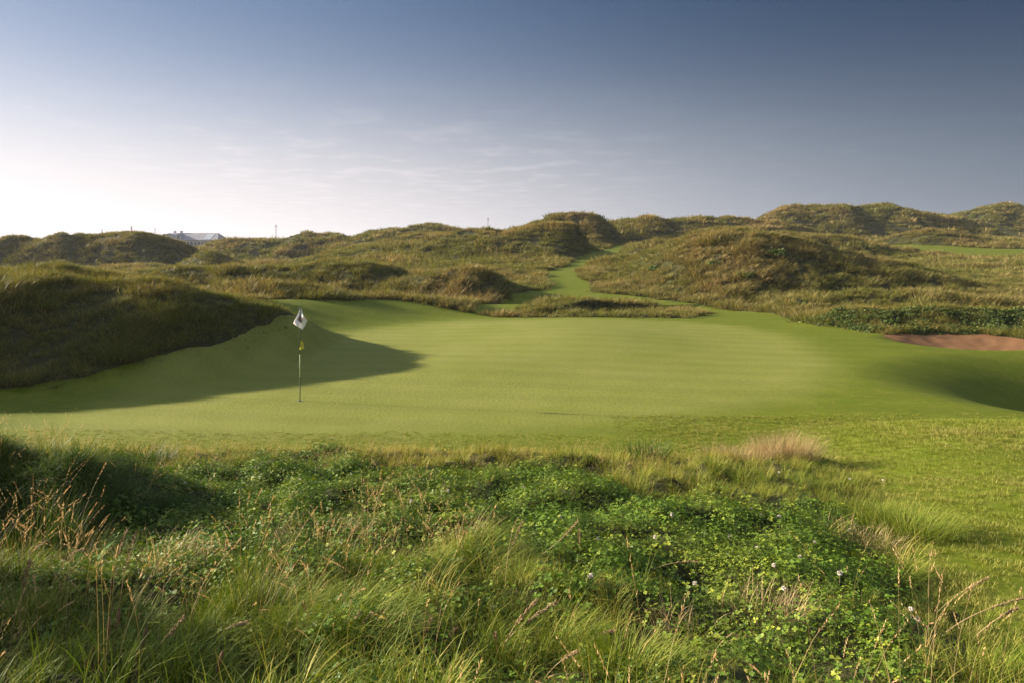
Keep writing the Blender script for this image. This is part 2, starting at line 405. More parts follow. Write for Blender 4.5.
def turf_mat(name, c1, c2, c3, stripe=None, bump=.25, fine=60, inner=None):
    m, nt, N, out = new_mat(name)
    pos = geo_pos(nt, N)
    c = mixc(nt, N, ramp(nt, N, nz(nt, N, .55, 4, .6, pos), .34, .66), c1, c2)
    c = mixc(nt, N, ramp(nt, N, nz(nt, N, 3.1, 5, .65, pos), .45, .72), c, c3)
    if inner:
        gs = N('ShaderNodeAttribute', attribute_name='gs').outputs['Fac']
        jit = N('ShaderNodeMath', operation='MULTIPLY_ADD'); nt.links.new(nz(nt, N, .8, 3, .6, pos), jit.inputs[0]); jit.inputs[1].default_value = 1.4; nt.links.new(gs, jit.inputs[2])
        gf = N('ShaderNodeMapRange', interpolation_type='SMOOTHSTEP'); nt.links.new(jit.outputs[0], gf.inputs[0]); gf.inputs[1].default_value = -.5; gf.inputs[2].default_value = 1.7
        ci = mixc(nt, N, ramp(nt, N, nz(nt, N, .3, 6, .68, pos), .36, .64), inner[0], inner[1])
        c = mixc(nt, N, gf.outputs[0], c, ci)
    if stripe:
        w = N('ShaderNodeTexWave', wave_type='BANDS', bands_direction='X'); mp = N('ShaderNodeMapping')
        nt.links.new(pos, mp.inputs['Vector']); mp.inputs['Rotation'].default_value = (0, 0, R(stripe[0])); nt.links.new(mp.outputs[0], w.inputs['Vector'])
        w.inputs['Scale'].default_value = stripe[1]; w.inputs['Distortion'].default_value = .6; w.inputs['Detail'].default_value = 1; w.inputs['Detail Scale'].default_value = .4
        hs = N('ShaderNodeHueSaturation'); nt.links.new(c, hs.inputs['Color'])
        mr = N('ShaderNodeMapRange'); nt.links.new(w.outputs['Fac'], mr.inputs[0]); mr.inputs[1].default_value = .25; mr.inputs[2].default_value = .75; mr.inputs[3].default_value = 1 - stripe[2]; mr.inputs[4].default_value = 1 + stripe[2]
        nt.links.new(mr.outputs[0], hs.inputs['Value']); c = hs.outputs[0]
    fn = nz(nt, N, fine, 3, .7, pos)
    hs = N('ShaderNodeHueSaturation'); nt.links.new(c, hs.inputs['Color'])
    mr = N('ShaderNodeMapRange'); nt.links.new(fn, mr.inputs[0]); mr.inputs[1].default_value = .3; mr.inputs[2].default_value = .7; mr.inputs[3].default_value = .84; mr.inputs[4].default_value = 1.16
    nt.links.new(mr.outputs[0], hs.inputs['Value']); c = hs.outputs[0]
    b = N('ShaderNodeBsdfPrincipled'); nt.links.new(c, b.inputs['Base Color']); b.inputs['Roughness'].default_value = .8
    b.inputs['Specular IOR Level'].default_value = .12
    bp = N('ShaderNodeBump'); bp.inputs['Strength'].default_value = bump; bp.inputs['Distance'].default_value = .02
    nt.links.new(fn, bp.inputs['Height']); nt.links.new(bp.outputs[0], b.inputs['Normal'])
    nt.links.new(b.outputs[0], out.inputs[0])
    return m

M = {}
M['mown'] = turf_mat('mown_turf', (.088, .120, .006), (.104, .132, .008), (.13, .142, .018), stripe=(99, .24, .032), bump=.6, fine=14, inner=((.155, .175, .030), (.182, .195, .044)))
M['soil'] = turf_mat('rough_soil', (.032, .034, .012), (.048, .044, .018), (.026, .034, .011), bump=.6, fine=14)
M['sand'] = turf_mat('bunker_sand_grains', (.155, .08, .038), (.185, .098, .048), (.12, .064, .032), bump=.25, fine=40)

# ------------------------------------------------------------------ ground sheet, cut along the edges of the mown turf and the sand
def spaced(breaks):
    out = []
    for (a, b, s0, s1) in breaks:
        v = a
        while v < b - 1e-6:
            out.append(v); v += s0 + (s1 - s0) * (v - a) / (b - a)
    return np.array(out + [breaks[-1][1]])
ys = spaced([(-40, -4, 4, .6), (-4, 1, .5, .2), (1, 14, .09, .11), (14, 36, .13, .16), (36, 60, .18, .28), (60, 130, .35, .6), (130, 260, .8, 2.2), (260, 900, 3, 45)])
xh = spaced([(0, 8, .1, .1), (8, 20, .14, .18), (20, 60, .25, .5), (60, 180, .6, 1.6), (180, 900, 2, 45)])
xs = np.concatenate([-xh[:0:-1], xh])
X, Y = np.meshgrid(xs, ys)
x, y = X.ravel(), Y.ravel()
ZN = zones(x, y)
z = height(x, y, zn=ZN)
V = np.stack([x, y, z], 1)
ny, nx = X.shape
I = np.arange(ny * nx).reshape(ny, nx)
a, b, c, d = I[:-1, :-1].ravel(), I[:-1, 1:].ravel(), I[1:, 1:].ravel(), I[1:, :-1].ravel()
T = np.concatenate([np.stack([a, b, c], 1), np.stack([a, c, d], 1)])
Zg = z.reshape(ny, nx)
gy, gx = np.gradient(Zg, ys, xs)
NRM = np.stack([-gx.ravel(), -gy.ravel(), np.ones(nx * ny)], 1)
NRM /= np.linalg.norm(NRM, axis=1)[:, None]
FLD = np.stack([ZN[0], ZN[1], ZN[2]], 1)

def split(V, NR, FL, T, k):
    f = FL[:, k]; f = np.where(np.abs(f) < 1e-5, 1e-5, f)
    s = f[T] > 0; cnt = s.sum(1)
    tin, tout = T[cnt == 3], T[cnt == 0]
    mix = T[(cnt == 1) | (cnt == 2)]; ms = f[mix] > 0; one = ms.sum(1) == 1
    odd = np.where(one[:, None], ms, ~ms).argmax(1)
    r = np.arange(len(mix))
    A, B, C = mix[r, odd], mix[r, (odd + 1) % 3], mix[r, (odd + 2) % 3]
    E = np.concatenate([np.stack([A, B], 1), np.stack([A, C], 1)])
    key = np.sort(E, 1); uk, inv = np.unique(key, axis=0, return_inverse=True); inv = inv.ravel()
    t = (f[uk[:, 0]] / (f[uk[:, 0]] - f[uk[:, 1]]))[:, None]
    n0 = len(V)
    lerp = lambda Q: np.vstack([Q, Q[uk[:, 0]] * (1 - t) + Q[uk[:, 1]] * t])
    V, NR, FL = lerp(V), lerp(NR), lerp(FL)
    P, Q = n0 + inv[:len(mix)], n0 + inv[len(mix):]
    t1 = np.stack([A, P, Q], 1); t2 = np.concatenate([np.stack([P, B, C], 1), np.stack([P, C, Q], 1)])
    o2 = np.concatenate([one, one])
    tin = np.concatenate([tin, t1[one], t2[~o2]]); tout = np.concatenate([tout, t1[~one], t2[o2]])
    return V, NR, FL, tin, tout
V, NRM, FLD, t_bunk, t_rest = split(V, NRM, FLD, T, 2)
V, NRM, FLD, t_mown, t_rough = split(V, NRM, FLD, t_rest, 0)
V, NRM, FLD, t_green, t_fair = split(V, NRM, FLD, t_mown, 1)
def sheet(name, T, mat):
    u, inv = np.unique(T, return_inverse=True)
    return tag(link(name, raw_mesh(name, V[u], inv.reshape(T.shape), {'gs': np.clip(FLD[u, 1], -20, 20)}, mat, NRM[u])), kind='structure')
sheet('golf_green', t_green, M['mown'])
sheet('fairway', t_fair, M['mown'])
sheet('dune_hills', t_rough, M['soil'])
sheet('bunker_sand', t_bunk, M['sand'])
print('ground', len(V), len(t_rough), len(t_fair), len(t_green), len(t_bunk))

# ------------------------------------------------------------------ grass
def blades(n, h, r, w, segs=3, tilt=(.05, .5), curl=(.3, 1.2), lean=(0, 0), hvar=.35, seed=0, fan=1.0):
    g = np.random.default_rng(seed)
    az = g.uniform(0, 2 * np.pi, n); rr = r * np.sqrt(g.uniform(0, 1, n))
    bx, by = rr * np.cos(az), rr * np.sin(az)
    oz = az + g.normal(0, .9, n)
    L = h * (1 + hvar * g.uniform(-1, .6, n))
    th0 = g.uniform(*tilt, n) * (.4 + .6 * rr / max(r, 1e-6)) * fan; cu = g.uniform(*curl, n)
    wd = w * g.uniform(.6, 1.2, n)
    V = np.zeros((n, 2 * segs + 1, 3)); t = np.zeros((n, 2 * segs + 1))
    px, py, pz = bx.copy(), by.copy(), np.full(n, -.015 * h / .3)
    dx, dy = np.cos(oz), np.sin(oz)
    tw = g.uniform(-.6, .6, n)
    sx, sy = -np.sin(oz + tw), np.cos(oz + tw)
    for i in range(segs + 1):
        f = i / segs
        if i == segs:
            V[:, -1] = np.stack([px, py, pz], 1); t[:, -1] = 1
        else:
            ww = wd * (1 - f ** 1.6 * .75) * .5
            V[:, 2 * i] = np.stack([px - sx * ww, py - sy * ww, pz], 1)
            V[:, 2 * i + 1] = np.stack([px + sx * ww, py + sy * ww, pz], 1)
            t[:, 2 * i:2 * i + 2] = f
        th = th0 + cu * (f + .5 / segs) ** 1.4
        st = L / segs
        px = px + st * (np.sin(th) * dx + lean[0] * f); py = py + st * (np.sin(th) * dy + lean[1] * f); pz = pz + st * np.cos(th)
    T = []
    for i in range(segs - 1):
        T += [(2 * i, 2 * i + 1, 2 * i + 3), (2 * i, 2 * i + 3, 2 * i + 2)]
    T.append((2 * segs - 2, 2 * segs - 1, 2 * segs))
    T = np.array(T)[None] + (np.arange(n) * (2 * segs + 1))[:, None, None]
    rb = np.repeat(g.uniform(0, 1, n), 2 * segs + 1)
    return V.reshape(-1, 3), T.reshape(-1, 3), t.ravel(), rb
def join(parts):
    n = 0; Vs, Ts, ts, rs = [], [], [], []
    for (v, t, a, r) in parts:
        Vs.append(v); Ts.append(t + n); ts.append(a); rs.append(r); n += len(v)
    return np.vstack(Vs), np.vstack(Ts), np.concatenate(ts), np.concatenate(rs)
def blade_mesh(name, data, mat):
    return raw_mesh(name, data[0], data[1], {'t': data[2], 'rb': data[3]}, mat)

def leaves(n, rad, size, seed=0, low=.2, tri=3):
    """a low clump of clover: three leaflets on each thin stalk"""
    g = np.random.default_rng(seed); Vs, Ts, ts, rs = [], [], [], []; k = 0
    for i in range(n):
        a = g.uniform(0, 6.283); r = rad * math.sqrt(g.uniform()); hgt = g.uniform(low, 1) * rad * .9 * (1 - .5 * (r / rad) ** 2)
        c = np.array([r * math.cos(a), r * math.sin(a), hgt]); base_ = c * np.array([.6, .6, 0]) + np.array([0, 0, -.01])
        nrm = np.array([math.cos(a) * .5 + g.normal(0, .3), math.sin(a) * .5 + g.normal(0, .3), 1.0]); nrm /= np.linalg.norm(nrm)
        e1 = np.cross(nrm, [.3, .8, .1]); e1 /= np.linalg.norm(e1); e2 = np.cross(nrm, e1)
        s = size * g.uniform(.65, 1.2); a0 = g.uniform(0, 6.283); rb = g.uniform()
        for q in range(tri):
            b = a0 + q * 2 * np.pi / tri; dr = e1 * math.cos(b) + e2 * math.sin(b); sd = np.cross(nrm, dr)
            P = [c, c + dr * s * .55 + sd * s * .42 + nrm * s * .16, c + dr * s * 1.0 + sd * s * .28 + nrm * s * .08, c + dr * s * .93, c + dr * s * 1.0 - sd * s * .28 + nrm * s * .08, c + dr * s * .55 - sd * s * .42 + nrm * s * .16]
            Vs.append(np.array(P)); Ts.append(np.array([(0, 1, 3), (1, 2, 3), (0, 3, 5), (3, 4, 5)]) + k); k += 6
            ts.append(np.array([.45, .8, 1, .7, 1, .8])); rs.append(np.full(6, rb))
        Vs.append(np.array([base_ + e1 * .0012, base_ - e1 * .0012, c])); Ts.append(np.array([(0, 1, 2)]) + k); k += 3
        ts.append(np.array([0, 0, .4])); rs.append(np.full(3, rb))
    return np.vstack(Vs), np.vstack(Ts), np.concatenate(ts), np.concatenate(rs)
def leaf_ball(n, rad, size, seed=0, squash=.75):
    """a shrub clump: many small leaves through a rounded volume"""
    g = np.random.default_rng(seed)
    d = g.normal(0, 1, (n, 3)); d /= np.linalg.norm(d, axis=1)[:, None]; d[:, 2] = np.abs(d[:, 2]) * 1.0 - .12
    lob = 1 + .28 * np.sin(d[:, 0] * 5 + seed) * np.cos(d[:, 1] * 4 + seed * 2) + .15 * np.sin(d[:, 2] * 9 + seed)
    P = d * (rad * lob * g.uniform(.55, 1.0, n) ** .6)[:, None]; P[:, 2] *= squash
    nr = d + g.normal(0, .7, (n, 3)); nr /= np.linalg.norm(nr, axis=1)[:, None]
    a = np.cross(nr, g.normal(0, 1, (n, 3))); a /= np.linalg.norm(a, axis=1)[:, None]; b_ = np.cross(nr, a)
    s = (size * g.uniform(.6, 1.3, n))[:, None]
    V = np.stack([P - a * s, P + b_ * s * .45, P + a * s, P - b_ * s * .45], 1).reshape(-1, 3)
    T = (np.array([(0, 1, 2), (0, 2, 3)])[None] + (np.arange(n) * 4)[:, None, None]).reshape(-1, 3)
    return V, T, np.tile([.5, .8, 1, .8], n), np.repeat(g.uniform(0, 1, n), 4)

# green, straw colours are leaf albedos
M['marram'] = blade_mat('dune_grass_blades', (.10, .08, .04), (.115, .130, .026), (.30, .215, .095), patch=.42, patch_scale=.11)
M['marram_near'] = blade_mat('mound_grass_blades', (.10, .08, .035), (.11, .132, .024), (.32, .23, .085), patch=.3, patch_scale=.5)
M['fescue'] = blade_mat('fescue_blades', (.07, .06, .022), (.105, .175, .011), (.36, .29, .08), patch=.25, patch_scale=.9, tipmix=.3, trans=.18)
M['clover'] = blade_mat('clover_leaves', (.04, .06, .016), (.085, .162, .011), (.19, .215, .022), patch=.3, patch_scale=1.3, tipmix=.1, trans=.18, gloss=.35)
M['short'] = blade_mat('short_turf_blades', (.13, .15, .016), (.155, .195, .02), (.32, .28, .09), patch=.3, patch_scale=.7, tipmix=.2)
M['shrub'] = blade_mat('shrub_leaves', (.03, .045, .015), (.05, .082, .02), (.13, .14, .04), patch=.3, patch_scale=.4, tipmix=.1)
M['strawtuft'] = blade_mat('dry_grass_blades', (.16, .13, .05), (.38, .29, .14), (.58, .44, .26), patch=.3, patch_scale=2)
M['lime'] = blade_mat('yellow_green_blades', (.06, .08, .02), (.13, .19, .018), (.34, .29, .08), patch=.2, patch_scale=2, tipmix=.3)
M['darktuft'] = blade_mat('dark_green_blades', (.03, .045, .015), (.045, .09, .016), (.10, .12, .03), patch=.2, patch_scale=2)

def library(name, meshes):
    c = bpy.data.collections.new(name)
    for i, me in enumerate(meshes):
        c.objects.link(bpy.data.objects.new('%s_%02d' % (name, i), me))
    return c
def scatter(name, coll, P, N_, S, tint, seed=0, up=.75, lean=(0, 0), turn=np.pi):
    """one object of uncountable tufts standing on the ground"""
    n = len(P); g = np.random.default_rng(seed)
    k = len(coll.objects)
    nn = N_ * (1 - up) + np.array([lean[0], lean[1], up]); nn /= np.linalg.norm(nn, axis=1)[:, None]
    # euler XYZ that takes +Z to nn after a random turn about Z
    rot = np.zeros((n, 3)); spin = g.uniform(-turn, turn, n)
    rx = np.arcsin(np.clip(-nn[:, 1], -1, 1)); ry = np.arctan2(nn[:, 0], nn[:, 2])
    # R = Ry(ry) * Rx(rx) * Rz(spin): build the matrices and read them back as XYZ eulers
    cx, sx, cy, sy, cz, sz = np.cos(rx), np.sin(rx), np.cos(ry), np.sin(ry), np.cos(spin), np.sin(spin)
    m00 = cy * cz + sy * sx * sz; m10 = cx * sz; m20 = -sy * cz + cy * sx * sz
    m21 = sy * sz + cy * sx * cz; m22 = cy * cx
    rot[:, 0] = np.arctan2(m21, m22); rot[:, 1] = np.arcsin(np.clip(-m20, -1, 1)); rot[:, 2] = np.arctan2(m10, m00)
    S = np.asarray(S); S = np.stack([S, S, S * g.uniform(.8, 1.2, n)], 1) if S.ndim == 1 else S
    me = bpy.data.meshes.new(name); me.vertices.add(n); me.vertices.foreach_set('co', P.astype(np.float32).ravel())
    for nme, typ, arr, fld in (('rot', 'FLOAT_VECTOR', rot, 'vector'), ('scl', 'FLOAT_VECTOR', S, 'vector'), ('tint', 'FLOAT', np.asarray(tint), 'value'), ('idx', 'INT', g.integers(0, k, n), 'value')):
        at_ = me.attributes.new(nme, typ, 'POINT'); at_.data.foreach_set(fld, arr.astype(np.int32 if typ == 'INT' else np.float32).ravel())
    o = link(name, me); tag(o, kind='stuff')
    ng = bpy.data.node_groups.new(name + '_planting', 'GeometryNodeTree')
    ng.interface.new_socket('Geometry', in_out='INPUT', socket_type='NodeSocketGeometry'); ng.interface.new_socket('Geometry', in_out='OUTPUT', socket_type='NodeSocketGeometry')
    gi, go = ng.nodes.new('NodeGroupInput'), ng.nodes.new('NodeGroupOutput')
    ip = ng.nodes.new('GeometryNodeInstanceOnPoints'); ci = ng.nodes.new('GeometryNodeCollectionInfo')
    ci.inputs['Collection'].default_value = coll; ci.inputs['Separate Children'].default_value = True; ci.inputs['Reset Children'].default_value = True
    def na(nm, dt):
        q = ng.nodes.new('GeometryNodeInputNamedAttribute'); q.data_type = dt; q.inputs['Name'].default_value = nm
        return q.outputs['Attribute']
    L = ng.links.new
    L(gi.outputs[0], ip.inputs['Points']); L(ci.outputs[0], ip.inputs['Instance']); ip.inputs['Pick Instance'].default_value = True
    L(na('idx', 'INT'), ip.inputs['Instance Index'])
    e2r = ng.nodes.new('FunctionNodeEulerToRotation'); L(na('rot', 'FLOAT_VECTOR'), e2r.inputs[0]); L(e2r.outputs[0], ip.inputs['Rotation'])
    L(na('scl', 'FLOAT_VECTOR'), ip.inputs['Scale']); L(ip.outputs[0], go.inputs[0])
    md = o.modifiers.new('planting', 'NODES'); md.node_group = ng
    return o

def ground_at(x, y):
    zn = zones(x, y); h = height(x, y, zn=zn)
    i = np.clip(np.searchsorted(ys, y), 0, ny - 1); j = np.clip(np.searchsorted(xs, x), 0, nx - 1)
    n = np.stack([-gx[i, j], -gy[i, j], np.ones_like(h)], 1); n /= np.linalg.norm(n, axis=1)[:, None]
    return h, n, zn
def candidates(n, x0, x1, y0, y1, seed, wedge=1.0):
    g = np.random.default_rng(seed)
    x = g.uniform(x0, x1, n); y = g.uniform(y0, y1, n)
    k = np.abs(x) < wedge * np.maximum(y, 1) + 2.5
    return x[k], y[k]
CAM = np.array([0, 0, H])
GX, GY = xs, ys
def seen(x, y, h, extra):
    """drop tufts that stand well behind a crest: march the line of sight over the terrain sheet"""
    ok = np.ones(len(x), bool)
    for f in np.linspace(.12, .985, 60):
        X_, Y_ = x * f, y * f
        i = np.clip(np.searchsorted(ys, Y_), 1, ny - 1); j = np.clip(np.searchsorted(xs, X_), 1, nx - 1)
        hz = Zg[i, j]
        line = H + .8 + (h + extra - H - .8) * f
        ok &= hz < line + .15
    return ok

WEDGE = .98
# dunes, in belts: the farther the belt the larger and sparser its tufts
lib_near = library('mound_tuft', [blade_mesh('mt%d' % i, blades(40, .32, .17, .0105, 3, (.1, .8), (.5, 1.7), lean=(.3, -.14), seed=100 + i), M['marram_near']) for i in range(6)])
lib_mid = library('dune_tuft', [blade_mesh('dt%d' % i, blades(46, .42, .30, .026, 2, (.1, .9), (.4, 1.5), lean=(.25, -.1), seed=120 + i), M['marram']) for i in range(6)])
lib_far = library('hill_tuft', [blade_mesh('ht%d' % i, blades(52, .55, .55, .055, 2, (.1, .9), (.4, 1.5), lean=(.2, -.1), seed=140 + i), M['marram']) for i in range(6)])
lib_vfar = library('skyline_tuft', [blade_mesh('st%d' % i, blades(60, .8, 1.05, .13, 2, (.1, .9), (.4, 1.4), lean=(.2, -.1), seed=160 + i), M['marram']) for i in range(6)])
def dune_belt(name, lib, n, y0, y1, s, seed, xmax=None, tint0=0.0, green=0.0):
    xm = xmax or WEDGE * y1 + 3
    x, y = candidates(n, -xm, xm, y0, y1, seed, WEDGE)
    h, nrm, zn = ground_at(x, y)
    s0 = max(1.0, (y0 + y1) / 110); g0 = np.random.default_rng(seed + 7)
    gap = sstep(fbm(x * .62 / s0, y * .5 / s0, 94, 2), -.55, .12)
    mm = np.maximum(zn[0], zn[2]); edge = (mm >= -.05) & (zn[2] < 0)
    k = ((mm < -.05) | (edge & (mm < .4) & (g0.uniform(0, 1, len(x)) < .3))) & (g0.uniform(0, 1, len(x)) < .5 + .5 * gap) & seen(x, y, h, .5 * s + .012 * y)
    x, y, h, nrm, edge = x[k], y[k], h[k], nrm[k], edge[k]
    g = np.random.default_rng(seed + 1)
    patch = fbm(x * .11, y * .11, 91, 3); fine = noise(x * .6, y * .6, 92)
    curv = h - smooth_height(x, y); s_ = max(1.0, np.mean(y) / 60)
    tint = tint0 + .22 * sstep(h - base(x, y), .6, 3.2) - .1 - .3 * sstep(nrm[:, 0], .12, .5) + .42 * patch + .18 * fine + .12 * g.normal(0, 1, len(x)) + .35 * np.clip(curv, -.4, .5)  # slopes turned from the sun go greener: shade put into the tint
    S = s * g.uniform(.6, 1.25, len(x)) * np.clip(1 + .35 * patch + .45 * fbm(x * .55 / s_, y * .55 / s_, 93, 2), .35, 1.7) * np.where(edge, .35, 1)
    print(name, len(x))
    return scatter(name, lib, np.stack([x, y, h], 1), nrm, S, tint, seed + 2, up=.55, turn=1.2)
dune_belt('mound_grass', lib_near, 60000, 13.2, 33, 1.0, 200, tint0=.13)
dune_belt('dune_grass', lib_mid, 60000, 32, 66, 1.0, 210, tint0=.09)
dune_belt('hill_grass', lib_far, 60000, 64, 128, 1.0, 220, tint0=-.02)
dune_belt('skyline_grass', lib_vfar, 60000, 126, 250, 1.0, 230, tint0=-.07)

#--FOREGROUND--
# ------------------------------------------------------------------ foreground rough
def dry(n, seed):
    """dead straw lying about at all angles"""
    v, t, a, r = blades(n, .22, .10, .0036, 3, (.7, 1.5), (-.2, .9), seed=seed, hvar=.5)
    return v + np.array([0, 0, .05]), t, np.full(len(a), .9), np.full(len(r), .97)
lib_fes = library('fescue_tuft', [blade_mesh('ft%d' % i, join([blades(34, .25, .085, .0062, 4, (.1, .9), (.4, 2.0), lean=(.22, -.05), seed=300 + i, hvar=.55), blades(10, .36, .07, .0034, 4, (.05, .5), (.3, 1.2), lean=(.28, -.05), seed=320 + i), blades(7, .16, .09, .011, 3, (.2, 1.0), (.3, 1.5), seed=330 + i, hvar=.5), dry(9, 335 + i)]), M['fescue']) for i in range(7)])
lib_fine = library('fine_fescue_tuft', [blade_mesh('fft%d' % i, blades(70, .34, .10, .0034, 5, (.15, .8), (.7, 2.2), lean=(.42, -.12), seed=340 + i), M['fescue']) for i in range(6)])
lib_clo = library('clover_clump', [blade_mesh('cc%d' % i, leaves(n_, r_c, s_c, seed=360 + i, low=lo_, tri=t_), M['clover']) for i, (n_, r_c, s_c, lo_, t_) in enumerate(((46, .12, .011, .2, 3), (34, .125, .0145, .2, 3), (30, .125, .0165, .3, 3), (20, .13, .021, .1, 3), (26, .13, .017, .4, 1), (40, .15, .010, .5, 4), (16, .12, .026, .1, 2)))])
lib_short = library('short_turf_tuft', [blade_mesh('sg%d' % i, blades(44, .05, .075, .0032, 2, (.1, .8), (.3, 1.3), lean=(.15, -.05), seed=380 + i), M['short']) for i in range(6)])
def stems(n, h, seed):
    """wispy straw stems with little drooping panicles"""
    g = np.random.default_rng(seed); A = blades(n, h, .07, .0016, 5, (.02, .35), (.2, .9), lean=(.22, -.03), seed=seed, hvar=.25)
    Vs, Ts, ts, rs = [A[0]], [A[1]], [A[2]], [A[3]]; k = len(A[0])
    B = A[0].reshape(n, 11, 3)
    for i in range(n):
        tip, prev = B[i, 10], (B[i, 8] + B[i, 9]) / 2
        for q in range(16):
            f = g.uniform(.05, 1.15); p = prev + (tip - prev) * f + np.array([.008 * f, 0, -.006 * f * f])
            d = (tip - prev); d /= np.linalg.norm(d) + 1e-9; o = g.normal(0, 1, 3); o -= d * (o @ d); o /= np.linalg.norm(o)
            s = g.uniform(.006, .012); e = d * s + o * s * .5
            w_ = np.cross(d, o) * .0016
            Vs.append(np.array([p - w_, p + w_, p + e])); Ts.append(np.array([(0, 1, 2)]) + k); k += 3; ts.append(np.ones(3)); rs.append(np.full(3, .95))
    return np.vstack(Vs), np.vstack(Ts), np.concatenate(ts), np.concatenate(rs)
M['stems'] = blade_mat('seeding_stems', (.16, .15, .05), (.25, .21, .08), (.42, .29, .15), patch=.4, patch_scale=1.2, tipmix=.8)
lib_stem = library('seeding_stem', [blade_mesh('ss%d' % i, stems(5, .42, 400 + i), M['stems']) for i in range(6)])

def fore(n, x0, x1, y0, y1, seed, wedge=.95, rough=True, lo=-.02, hi=9):
    x, y = candidates(n, x0, x1, y0, y1, seed, wedge)
    h, nrm, zn = ground_at(x, y)
    m = -np.maximum(zn[0], zn[2]) if rough else zn[0]
    k = (m > lo) & (m < hi)
    return x[k], y[k], h[k], nrm[k], m[k]
def clover_field(x, y):
    """where clover takes over from the grass"""
    u = U0 + F * x / y
    far = np.interp(u, [0, 560, 660, 1024], [9.2, 9.2, 7.0, 6.6])
    a = sstep(y, 3.7, 5.0) * (1 - sstep(y, far - 1.2, far + .3)) * sstep(u, 60, 150) * (1 - sstep(u, 830, 910))
    a = a * .85 + .5 * sstep(y, 2.2, 2.8) * sstep(u, 500, 600) * (1 - sstep(u, 880, 960)) * (1 - sstep(y, 4.5, 6))
    a = a + .3 * sstep(y, 2.4, 3.0) * (1 - sstep(u, 480, 560)) * (1 - sstep(y, 4.6, 5.2))
    return np.clip(a + .55 * noise(x * .55 + 5, y * .55, 77) + .25 * noise(x * 1.7, y * 1.7, 78), 0, 1)

g_ = np.random.default_rng(12)
x, y, h, nrm, m = fore(15000, -13, 9, 1.2, 13.0, 500)
cl = clover_field(x, y)
k = g_.uniform(0, 1, len(x)) > cl * .62
x, y, h, nrm, cl, m = x[k], y[k], h[k], nrm[k], cl[k], m[k]
tint = .12 + .28 * noise(x * .7, y * .7, 79) + .22 * noise(x * 2.2, y * 2.2, 80) + .1 * g_.normal(0, 1, len(x)) + .45 * sstep(y, 8.3, 10.2) 
S = g_.uniform(.55, 1.15, len(x)) * (1 + .45 * noise(x * .8, y * .8, 81)) * (1 - .32 * sstep(y, 8.2, 10.5)) * (1 - .45 * sstep(cl, .2, .7))
scatter('rough_grass', lib_fes, np.stack([x, y, h], 1), nrm, S * np.interp(y, [2.5, 4.2], [.9, .74]) * (1 - .38 * sstep(x, .1, .9) * (1 - sstep(y, 5, 7))) * (1 - .35 * sstep(x, 1.8, 2.8) * (1 - sstep(y, 7.5, 9))), tint - .18 * (1 - sstep(y, 3.2, 4.6)) * (1 - sstep(x, -.3, .8)), 501, up=.6, turn=2.0)
print('rough_grass', len(x))
x = g_.uniform(-7, -3.1, 2200); y = g_.uniform(5.1, 6.7, 2200); h, nrm, zn = ground_at(x, y)
k = nrm[:, 2] < .93; x, y, h, nrm = x[k], y[k], h[k], nrm[k]
scatter('hummock_grass', library('hanging_tuft', [blade_mesh('hg%d' % i, blades(40, .30, .09, .0042, 5, (.3, 1.0), (.8, 2.2), lean=(.1, -.3), seed=350 + i), M['darktuft']) for i in range(5)]), np.stack([x, y, h], 1), nrm, g_.uniform(.6, 1.15, len(x)), .1 + .2 * g_.normal(0, 1, len(x)), 512, up=.35, turn=.6)
x, y, h, nrm, m = fore(1700, -9, 7, 1.4, 8.5, 510)
k = (g_.uniform(0, 1, len(x)) > clover_field(x, y) * 1.5) & (noise(x * .6, y * .6, 82) + .5 * sstep(-x, -.5, 1.5) * (1 - sstep(y, 3.8, 5)) > .12)
x, y, h, nrm = x[k], y[k], h[k], nrm[k]
S = g_.uniform(.6, 1.1, len(x)) * (1 - .35 * sstep(y, 5, 8))
scatter('fine_grass', lib_fine, np.stack([x, y, h], 1), nrm, S, .05 + .3 * noise(x * .9, y * .9, 83) + .1 * g_.normal(0, 1, len(x)), 511, up=.55, turn=.7)
print('fine_grass', len(x))
x, y, h, nrm, m = fore(21000, -8, 7, 1.8, 10.5, 520, lo=.1)
cl = clover_field(x, y); k = g_.uniform(0, 1, len(x)) < (cl * 1.2 - .15) * (.55 + .9 * (noise(x * 2.4, y * 2.4, 98) > -.15))
x, y, h, nrm, cl = x[k], y[k], h[k], nrm[k], cl[k]
print('cl')
scatter('clover_plants', lib_clo, np.stack([x, y, h + .0], 1), nrm, g_.uniform(.7, 1.35, len(x)) * (1 + .3 * noise(x * 1.6, y * 1.6, 85)), .1 + .35 * noise(x * 1.1, y * 1.1, 84), 521, up=.6)
print('clover', len(x))
x, y, h, nrm, m = fore(44000, -15, 15, 2.2, 14.2, 530, rough=False, lo=-.35)
k = (g_.uniform(0, 1, len(x)) < 1 - .8 * sstep(m, 3.5, 6)) & ((x > 2) | (m < 1.6))
x, y, h, nrm, m = x[k], y[k], h[k], nrm[k], m[k]
S = g_.uniform(.5, 1.1, len(x)) * np.where(x > 2.5, 1.0, .6) * (1 + .6 * (1 - sstep(m, -.3, .5)))
S = S * (1 + .5 * sstep(y, 9, 11.5) * (1 - sstep(y, 12.4, 13)) * sstep(x, 4.5, 6.5))
scatter('short_grass', lib_short, np.stack([x, y, h], 1), nrm, S, .12 + .3 * (1 - sstep(m, -.2, 1)) + .3 * noise(x * .8, y * .8, 86) + .25 * noise(x * 2.6, y * 2.6, 87), 531, up=.5)
print('short', len(x))
x, y, h, nrm, m = fore(3200, -12, 8, 1.6, 12.3, 540)
